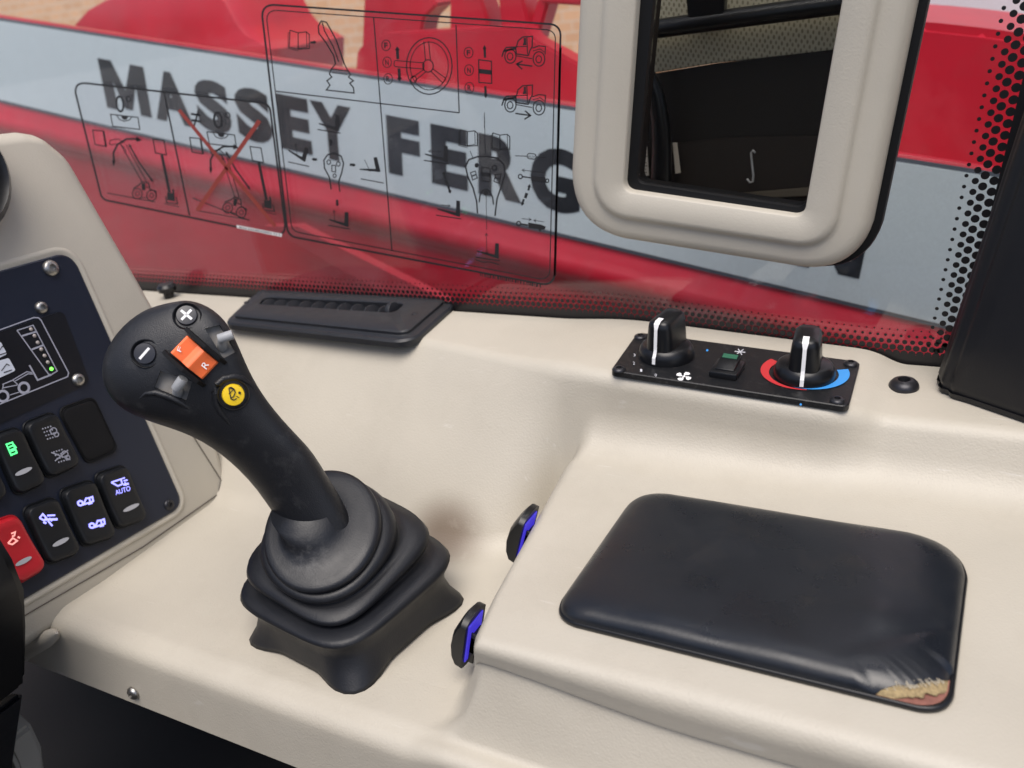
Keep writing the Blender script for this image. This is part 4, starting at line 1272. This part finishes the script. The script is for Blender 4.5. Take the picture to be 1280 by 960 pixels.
# orange rocker with its two guards
p, n_ = spots['orange']
OPl = plane(p + n_ * .003, n_)
oc_ = [OPl(*T5(*q_)) for q_ in ((452, 246), (376, 314), (530, 468), (614, 362))]      # back, left, front, right
e1 = ((oc_[3] - oc_[0]) + (oc_[2] - oc_[1])); Ln = e1.length / 2; e1.normalize()      # along the rocker
e2 = ((oc_[1] - oc_[0]) + (oc_[2] - oc_[3])); Wd = e2.length / 2; e2.normalize()
cc = sum(oc_, Vector()) / 4 - n_ * .003
Mx = frame(cc, e1, n_)
sg = 1 if (Mx.to_3x3() @ Vector((0, 1, 0))).dot(e2) > 0 else -1
pr_ = [(-.50, -.008), (-.50, .0045), (-.45, .0056), (-.15, .0052), (-.06, .0070), (.0, .0084), (.06, .0088), (.12, .0082), (.20, .0064), (.46, .0044), (.50, .0030), (.50, -.008)]
rr = [[Vector((x * Ln, y * Wd, z)) for x, z in pr_] for y in (-.5, -.48, .48, .5)]
for k in (0, 3): rr[k] = [Vector((q_.x * .97, q_.y, q_.z - .0006)) for q_ in rr[k]]
v, f = loft(rr, True, True, True)
rk = mesh('orange_rocker', v, f, ORANGE, joy, M=Mx, smooth=True, sharp=28, recalc=True)
RP = plane(cc + n_ * .0068, n_)
Ink(RP, .0, T5).text('F', (424, 322), (9, -22), (-20, -10)).build('letter_print', WHITE, rk)
RP2 = plane(cc + n_ * .0066, n_)
Ink(RP2, .0, T5).text('R', (552, 408), (14, -26), (-26, -20)).build('letter_print', WHITE, rk)
for s_ in (-1, 1):
    bm = bmesh.new()
    L2 = Ln * .66
    prf = [(-L2, -.010), (-L2 * .99, .0005), (-L2 * .70, .0095), (0, .0125), (L2 * .7, .0095), (L2 * .99, .001), (L2, -.010)]
    rr = [[Vector((x, y + s_ * (Wd * .5 + .0030), z)) for x, z in prf] for y in (-.0014, .0014)]
    v, f = loft(rr, True, True, True)
    mesh('rocker_guard', v, f, MATTE, joy, M=Mx, smooth=False, recalc=True)

# grey thumb levers in square wells
def lever(key, quad, cyl, lowc):
    p, n_ = spots[key]
    P_ = plane(p + n_ * .0003, n_)
    # well: dark wall ring with grey floor, cut into the grip
    top = [P_(*T5(*q_), .004) for q_ in quad]; bot = [P_(*T5(*q_)) - n_ * .012 for q_ in quad]
    cutv = [gi_ @ x for x in top + bot]
    me = bpy.data.meshes.new('cut'); me.from_pydata([tuple(x) for x in cutv], [], [(0, 1, 2, 3), (7, 6, 5, 4), (0, 4, 5, 1), (1, 5, 6, 2), (2, 6, 7, 3), (3, 7, 4, 0)])
    bm = bmesh.new(); bm.from_mesh(me); bmesh.ops.recalc_face_normals(bm, faces=bm.faces); bm.to_mesh(me); bm.free()
    co = bpy.data.objects.new('cut', me); COL.objects.link(co); co.matrix_world = W[grip.name]
    md = grip.modifiers.new('well', 'BOOLEAN'); md.object = co; md.operation = 'DIFFERENCE'; md.solver = 'EXACT'
    cuts.append(co)
    c4 = sum((P_(*T5(*q_)) for q_ in quad), Vector()) / 4
    fl = [c4 + (P_(*T5(*q_)) - c4) * 1.03 - n_ * .0080 for q_ in quad]
    mesh('lever_gasket', fl, [(0, 1, 2, 3)], GREYF, joy)
    a, b = P_(*T5(*cyl[0]), .002), P_(*T5(*cyl[1]), .005)
    d = (b - a); r = cyl[2] * pxm
    v, f = lathe([(.0001, 0), (r * .92, 0), (r, r * .1), (r * 1.0, d.length * .9), (r * .9, d.length), (.0001, d.length)], 28)
    lv = mesh('thumb_lever', v, f, GREY, joy, M=frame(a, n_, d), smooth=True, sharp=45)
    q0, q1 = P_(*T5(*lowc), -.008), (a * .7 + b * .3)
    dd = q1 - q0
    v, f = lathe([(.0001, 0), (.0042, 0), (.0036, dd.length), (.0001, dd.length)], 16)
    mesh('stalk', v, f, GREY, lv, M=frame(q0, (1, 0, 0), dd), smooth=True, sharp=45)
cuts = []
lever('w1', [(548, 200), (624, 182), (704, 318), (640, 352)], ((612, 256), (684, 232), 6.0), (632, 296))
lever('w2', [(318, 418), (480, 470), (446, 572), (284, 505)], ((400, 506), (437, 452), 6.6), (408, 528))
bpy.context.view_layer.update()
dg = bpy.context.evaluated_depsgraph_get(); dg.update()
nm = bpy.data.meshes.new_from_object(grip.evaluated_get(dg))
grip.modifiers.clear(); old = grip.data; grip.data = nm
for p_ in nm.polygons: p_.use_smooth = True
nm.set_sharp_from_angle(angle=R_(38))
for c_ in cuts: bpy.data.objects.remove(c_)
# finger rest below the left lever
fr_ = [surf(*T5(*q_), -.0005)[0] for q_ in ((215, 555), (250, 528), (300, 524), (350, 540), (400, 562), (440, 585), (465, 605))]
tube(fr_, [.0006, .0018, .0026, .0028, .0026, .002, .0008], GRIP, 'finger_rest', joy)

# ------------------------------------------------------------------ instrument pod
PN = Vector((1, 0, .2)).normalized()
PF = plane((-.774, .585, 0), PN)
pod = thing('instrument_pod', 'beige dashboard pod with dark switch panel at the left', 'dashboard', (-.85, .45, 0))
# outline of the face in px on the face plane; then swept back
ol = [PF(*q_) for q_ in ((301, 640), (258, 490), (184, 358), (90, 194), (56, 166), (30, 162), (-60, 172), (-330, 240), (-330, 980), (30, 816), (62, 796))]
NB = Vector((-1, 0, 0))
yv = PN.cross(Vector((0, 1, 0)))
PM = frame(PF(150, 500), (0, 1, 0), PN)          # x along world y, y up the face, z out
pl_ = [PM.inverted() @ p for p in ol]
loop = fillet([(p.x, p.y) for p in pl_], [.022, .08, .10, .04, .02, .02, .03, .03, .03, .05, .01], 8)
def off2(loop, k):
    s_ = 0
    for a, b in zip(loop, loop[1:] + loop[:1]): s_ += a.x * b.y - b.x * a.y
    return off(loop, k if s_ > 0 else -k)
rings = [[Vector((p.x, p.y, z)) for p in l_] for l_, z in ((loop, -.25), (off2(loop, .004), -.08), (off2(loop, .003), -.03), (off2(loop, .001), -.016), (off2(loop, -.004), -.006), (off2(loop, -.009), -.0012), (off2(loop, -.013), 0))]
v, f = loft(rings, True, False, True)
o = mesh('pod_shell', v, f, BEIGE, pod, M=PM, smooth=True, sharp=50, recalc=True)
# slim lower surround with its seam
sl_ = [PM.inverted() @ PF(*q_) for q_ in ((238, 540), (276, 600), (272, 618), (178, 684), (40, 764), (-80, 836))]
pts = [PM @ Vector((p.x, p.y, .0006)) for p in sl_]
SEAM = mat('dark_seam', (.09, .075, .06), .8)
tube(pts, .0006, SEAM, 'seam', pod, 8)
# dark film panel
fp = [PM.inverted() @ PF(*q_) for q_ in ((87, 314), (228, 632), (-110, 830), (-200, 395))]
fl_ = fillet([(p.x, p.y) for p in fp], [.018, .014, .02, .02], 8)
rings = [[Vector((p.x, p.y, z)) for p in l_] for l_, z in ((off2(fl_, .008), .0002), (off2(fl_, .0065), .0019), (off2(fl_, .0035), .0022), (off2(fl_, .0015), .0012), (fl_, .0010))]
v, f = loft(rings, True)
mesh('panel_surround', v, f, BEIGE, pod, M=PM, smooth=True, sharp=60, recalc=True)
rings = [[Vector((p.x, p.y, z)) for p in l_] for l_, z in ((fl_, .0002), (fl_, .0022), (off2(fl_, -.0014), .0032))]
v, f = loft(rings, True, False, True)
fpo = mesh('switch_panel', v, f, NAVY, pod, M=PM, recalc=True)
PS = plane(PM @ Vector((0, 0, .0032)), PN)
def TP(x, y): return (x / 6.854, 380 + y / 6.857)
def T3(x, y): return (x / 3.694, 300 + y / 3.692)
def T4(x, y): return (x / 4, 500 + y / 4)
# display film
dq = [PM.inverted() @ PS(*q_) for q_ in ((78, 388), (112, 478), (-130, 590), (-160, 470))]
dl = fillet([(p.x, p.y) for p in dq], [.006] * 4, 5)
rings = [[Vector((p.x, p.y, z)) for p in l_] for l_, z in ((dl, .0030), (dl, .0042))]
v, f = loft(rings, True, False, True)
disp = mesh('display', v, f, DARKF, pod, M=PM, recalc=True)
PD = plane(PM @ Vector((0, 0, .0046)), PN)
PALEL = mat('pale_line', (.34, .35, .42), .5)
i = Ink(PD, 0, TP)
i.line([(-300, 330), (290, 116), (330, 118), (352, 140), (588, 590), (580, 622), (-300, 980)], 1.2)
i.build('display_border', PALEL, disp)
i = Ink(PD, 0, TP)
i.line([(146, 226), (284, 182), (490, 575), (440, 605), (418, 604), (146, 226)], 1.1)
i.line([(188, 274), (312, 236)], 1.8).line([(272, 390), (372, 352)], 1.8)
i.line([(252, 524), (322, 652), (440, 606)], 1.7)
i.circ((205, 718), 43, 43, 2.6).circ((25, 790), 45, 45, 2.6)
i.line([(110, 650), (230, 580), (275, 590)], 1).line([(130, 660), (240, 598), (282, 600)], 1).line([(20, 690), (110, 652), (152, 690)], 1.1).line([(20, 720), (150, 694)], 1.0).line([(30, 690), (20, 730)], 1).line([(85, 780), (165, 755)], .9)
i.build('machine_diagram', PALEL, disp)
for k, q_ in enumerate(((265, 216), (295, 272), (323, 330), (353, 388), (381, 443), (409, 499), (441, 556))):
    v, f = lathe([(.0001, 0), (.0019, 0), (.0016, .0008), (.0001, .0012)], 14)
    mesh('status_light', v, f, GREENLED if k == 6 else DIMLED, disp, M=frame(PD(*TP(*q_)), (0, 1, 0), PN), smooth=True, label='green lit status light' if k == 6 else None)
LIT = mat('pale_symbol_tile', (.58, .62, .70), .5)
for qd in ([(-60, 345), (5, 322), (62, 430), (-20, 468)], [(-60, 500), (75, 462), (135, 570), (-20, 640)]):
    i = Ink(PD, 0, TP); i.poly(rrect(qd, 16, 4)); tl_ = i.build('symbol_tile', LIT, disp)
    i = Ink(PD, .0004, TP); cx_ = sum(a[0] for a in qd) / 4 + 20; cy_ = sum(a[1] for a in qd) / 4
    i.line([(cx_ - 40, cy_ + 30), (cx_ + 5, cy_ - 30), (cx_ + 30, cy_ - 15)], .9).line([(cx_ - 20, cy_ + 45), (cx_ + 50, cy_ + 22)], 1.0); i.build('tile_mark', BLACKINK, tl_)
# panel screws
for q_, r in (((232, 130), .0082), ((188, 312), .0062), ((358, 645), .0066)):
    add_screw('panel_screw', PS(*T3(*q_)), PN, r, .005, STEEL, pod)
add_screw('panel_screw', PS(211, 631), PN, .006, .003, BOLT, pod)
# rocker switches
def rocker(quad, m, h=.008):
    PT = plane(PM @ Vector((0, 0, .0030 + h)), PN)
    P_ = [PM.inverted() @ PT(*T4(*q_)) for q_ in quad]
    l0 = dens(fillet([(p.x, p.y) for p in P_], [.0075] * 4, 6), 6, 6)
    c0 = Vector((sum(p.x for p in P_) / 4, sum(p.y for p in P_) / 4))
    ax = Vector(((P_[0] + P_[1]) / 2 - (P_[2] + P_[3]) / 2).xy); Ln = ax.length; ax.normalize()
    def zz(p, z):
        t = (p - c0).dot(ax) / (Ln / 2)
        return .0030 + z * (1 + .30 * t * t if z > .0045 else 1)
    rr = []
    for k, z in ((1.09, 0), (1.09, .002), (1.075, .0026), (1.02, .0022), (1.01, .003), (1.0, h * .72), (.965, h * .90), (.90, h * .98), (.75, h), (.5, h), (.2, h)):
        rr.append([Vector((q_.x, q_.y, zz(q_, z))) for q_ in (c0 + (p - c0) * k for p in l0)])
    v, f = loft(rr, True, False, True)
    return mesh('rocker_switch', v, f, m, pod, M=PM, smooth=True, sharp=40, recalc=True), plane(PM @ Vector((0, 0, .0030 + h * 1.13 + .0006)), PN)
SWB = mat('switch_black', (.007, .008, .010), .40, spec=.4)
def lens(sw, P_, c_, L_=46, W_=9, rot=-20):
    q_ = Ink(P_, 0, T4); q_.disc(c_, L_, W_, rot); q_.build('indicator_lens', LENS, sw)
s1, P_ = rocker([(488, 378), (636, 330), (742, 590), (600, 640)], SWB)
i = Ink(P_, 0, T4); i.text('AUTO', (580, 476), (74, -24), (-6, -24), .01); i.build('auto_text', BLUEICON, s1)
i = Ink(P_, 0, T4); i.line([(556, 412), (604, 396), (612, 420), (590, 430), (556, 412)], 1.6).line([(604, 396), (625, 388)], 1.4).line([(618, 404), (638, 400)], 1.6).line([(616, 424), (644, 418)], 2.2).line([(624, 410), (630, 428)], 1.4); i.build('bucket_icon', BLUEICON, s1)
lens(s1, P_, (656, 538), 44, 11, -25)
s1, P_ = rocker([(312, 460), (476, 404), (588, 678), (430, 728)], SWB)
for dx_, dy_ in ((0, 0), (58, 112)):
    i = Ink(P_, 0, T4)
    i.circ((402 + dx_, 516 + dy_), 12, 11, 2.0).line([(420 + dx_, 520 + dy_), (430 + dx_, 492 + dy_), (446 + dx_, 490 + dy_), (452 + dx_, 514 + dy_)], 1.8).line([(414 + dx_, 524 + dy_), (466 + dx_, 506 + dy_), (462 + dx_, 484 + dy_), (446 + dx_, 490 + dy_)], 1.8).line([(386 + dx_, 512 + dy_), (402 + dx_, 502 + dy_)], 1.6).line([(440 + dx_, 520 + dy_), (462 + dx_, 514 + dy_)], 2)
    i.build('vehicle_icon', BLUEICON, s1)
s1, P_ = rocker([(128, 548), (288, 490), (412, 758), (255, 818)], SWB)
i = Ink(P_, 0, T4); i.line([(198, 590), (214, 570), (232, 590), (220, 602), (198, 590)], 1.8).line([(224, 598), (288, 596)], 2.4).line([(236, 578), (276, 576)], 1.8).line([(240, 604), (262, 630)], 1.8).line([(216, 610), (232, 616)], 2.2).line([(260, 606), (246, 590)], 1.8); i.build('boom_icon', BLUEICON, s1)
lens(s1, P_, (304, 710), 46, 12, -27)
s1, P_ = rocker([(-52, 632), (92, 578), (238, 834), (92, 922)], REDSW)
s1['label'] = 'red rocker switch'
PINK = mat('pink_icon', (.9, .45, .42), .4, emit=(1, .35, .3), es=.5)
i = Ink(P_, 0, T4); i.line([(40, 716), (64, 690), (86, 704), (62, 722), (40, 716)], 1.7).line([(56, 668), (76, 660), (72, 678), (60, 682)], 1.6).line([(88, 684), (100, 690)], 1.8); i.build('hazard_icon', PINK, s1)
lens(s1, P_, (118, 806), 46, 12, -28)
s1, P_ = rocker([(128, 126), (282, 62), (408, 318), (252, 388)], SWB)
for dx_, dy_, x_ in ((0, 0, False), (56, 116, True)):
    i = Ink(P_, 0, T4)
    for rr_ in range(4):
        for c_ in range(4): i.disc((214 + c_ * 13 + rr_ * 8 + dx_, 144 + rr_ * 17 - c_ * 4 + dy_), 4.2, 4.2, 0, 8)
    i.circ((268 + dx_, 155 + dy_), 16, 16, 1.0).circ((282 + dx_, 172 + dy_), 11, 11, 1.0)
    if x_: i.line([(256, 262), (352, 298)], 1.2).line([(340, 250), (275, 305)], 1.2)
    i.build('filter_icon', PALEL, s1)
s1, P_ = rocker([(-34, 186), (106, 138), (236, 408), (92, 474)], SWB)
i = Ink(P_, 0, T4); i.line([(32, 222), (62, 212), (84, 262), (56, 276)], 1.6, True).line([(44, 236), (68, 226)], 1.6).line([(52, 254), (74, 246)], 3).line([(68, 222), (82, 240)], 1.5).line([(60, 272), (86, 264)], 1.6); i.build('pump_icon', GREENICON, s1)
lens(s1, P_, (118, 357), 46, 12, -24)
s1, P_ = rocker([(300, 52), (470, -8), (588, 246), (440, 312)], MATTE, .003)
s1['label'] = 'blank switch cover'
s1, P_ = rocker([(-180, 280), (-60, 240), (44, 470), (-70, 530)], SWB)
s1, P_ = rocker([(-190, 680), (-70, 640), (60, 900), (-80, 980)], SWB) if False else (s1, P_)
# dark gauge hood at the far left
v, f = lathe([(.06, -.01), (.062, .02), (.055, .03), (.048, .02), (.046, 0)], 40, False)
gh = PF(-88, 222)
mesh('gauge_hood', v, f, SATIN, pod, M=frame(gh, (0, 1, 0), PN), smooth=True, sharp=50)
mesh('gauge_face', [PM @ (PM.inverted() @ gh + Vector((.05 * math.cos(a * .2618), .05 * math.sin(a * .2618), .003))) for a in range(24)], [tuple(range(24))], MATTE, pod)

# ------------------------------------------------------------------ steering column cover at lower left
cl = thing('column_cover', 'black steering column shroud cut off by the left edge of view', 'cover', ypl(.27)(0, 820))
def blob(name, pts, y, th, m, par, bev=.008):
    return slab(name, pts, y, th, m, par, None, bev)
blob('upper_shroud', [(-80, 655), (0, 664), (22, 700), (38, 742), (40, 790), (38, 852), (-80, 848)], .31, -.05, SATIN, cl)
blob('lower_shroud', [(-80, 858), (37, 860), (33, 890), (22, 960), (8, 1040), (-80, 1040)], .31, -.048, BLACK, cl)
ck = thing('beige_pedestal', 'beige pedestal in the bottom left corner below the black shroud', 'pedestal', ypl(.32)(20, 940))
blob('pedestal_shell', [(-60, 880), (22, 888), (40, 905), (54, 935), (62, 1000), (-60, 1000)], .345, -.03, BEIGE, ck, .004)
lg = thing('console_lug', 'short rounded beige lug below the dashboard pod', 'lug', ypl(.36)(50, 795))
lgp = [ypl(.352)(*q_) for q_ in ((-30, 842), (0, 830), (30, 815), (56, 800), (66, 794), (71, 791))]
tube(lgp, [.009, .009, .009, .0088, .0066, .0012], BEIGE, 'lug_body', lg, 20)

# ------------------------------------------------------------------ pillar trim on the right
pt = thing('pillar_trim', 'dark plastic corner pillar trim at the right edge', 'trim', (.02, .75, .13))
fp_ = [(-.030, .830), (-.046, .800), (-.0475, .760), (-.040, .744), (-.022, .735), (.18, .612), (.24, .83)]
rings = []
for z in (.128, .130, .133, .137, .144, .2, .3, .45, .75):
    k = 1.0 if z > .129 else .0
    g_ = .014 * (1 - min(1, (z - .128) / .016)) ** 2
    rings.append([Vector((x + .20 * (z - .13) + (g_ if x < 0 else 0), y + (g_ * .6 if y < .78 else 0), z)) for x, y in fp_])
v, f = loft(rings, True, True, True)
o = mesh('trim_panel', v, f, TRIM, pt, smooth=False, recalc=True)
bm = bmesh.new(); bm.from_mesh(o.data)
ed = [e for e in bm.edges if len(e.link_faces) == 2 and e.calc_face_angle(0) > R_(12)]
bmesh.ops.bevel(bm, geom=ed, offset=.006, segments=4, affect='EDGES'); bm.to_mesh(o.data); bm.free()
for p_ in o.data.polygons: p_.use_smooth = True
o.data.set_sharp_from_angle(angle=R_(40))
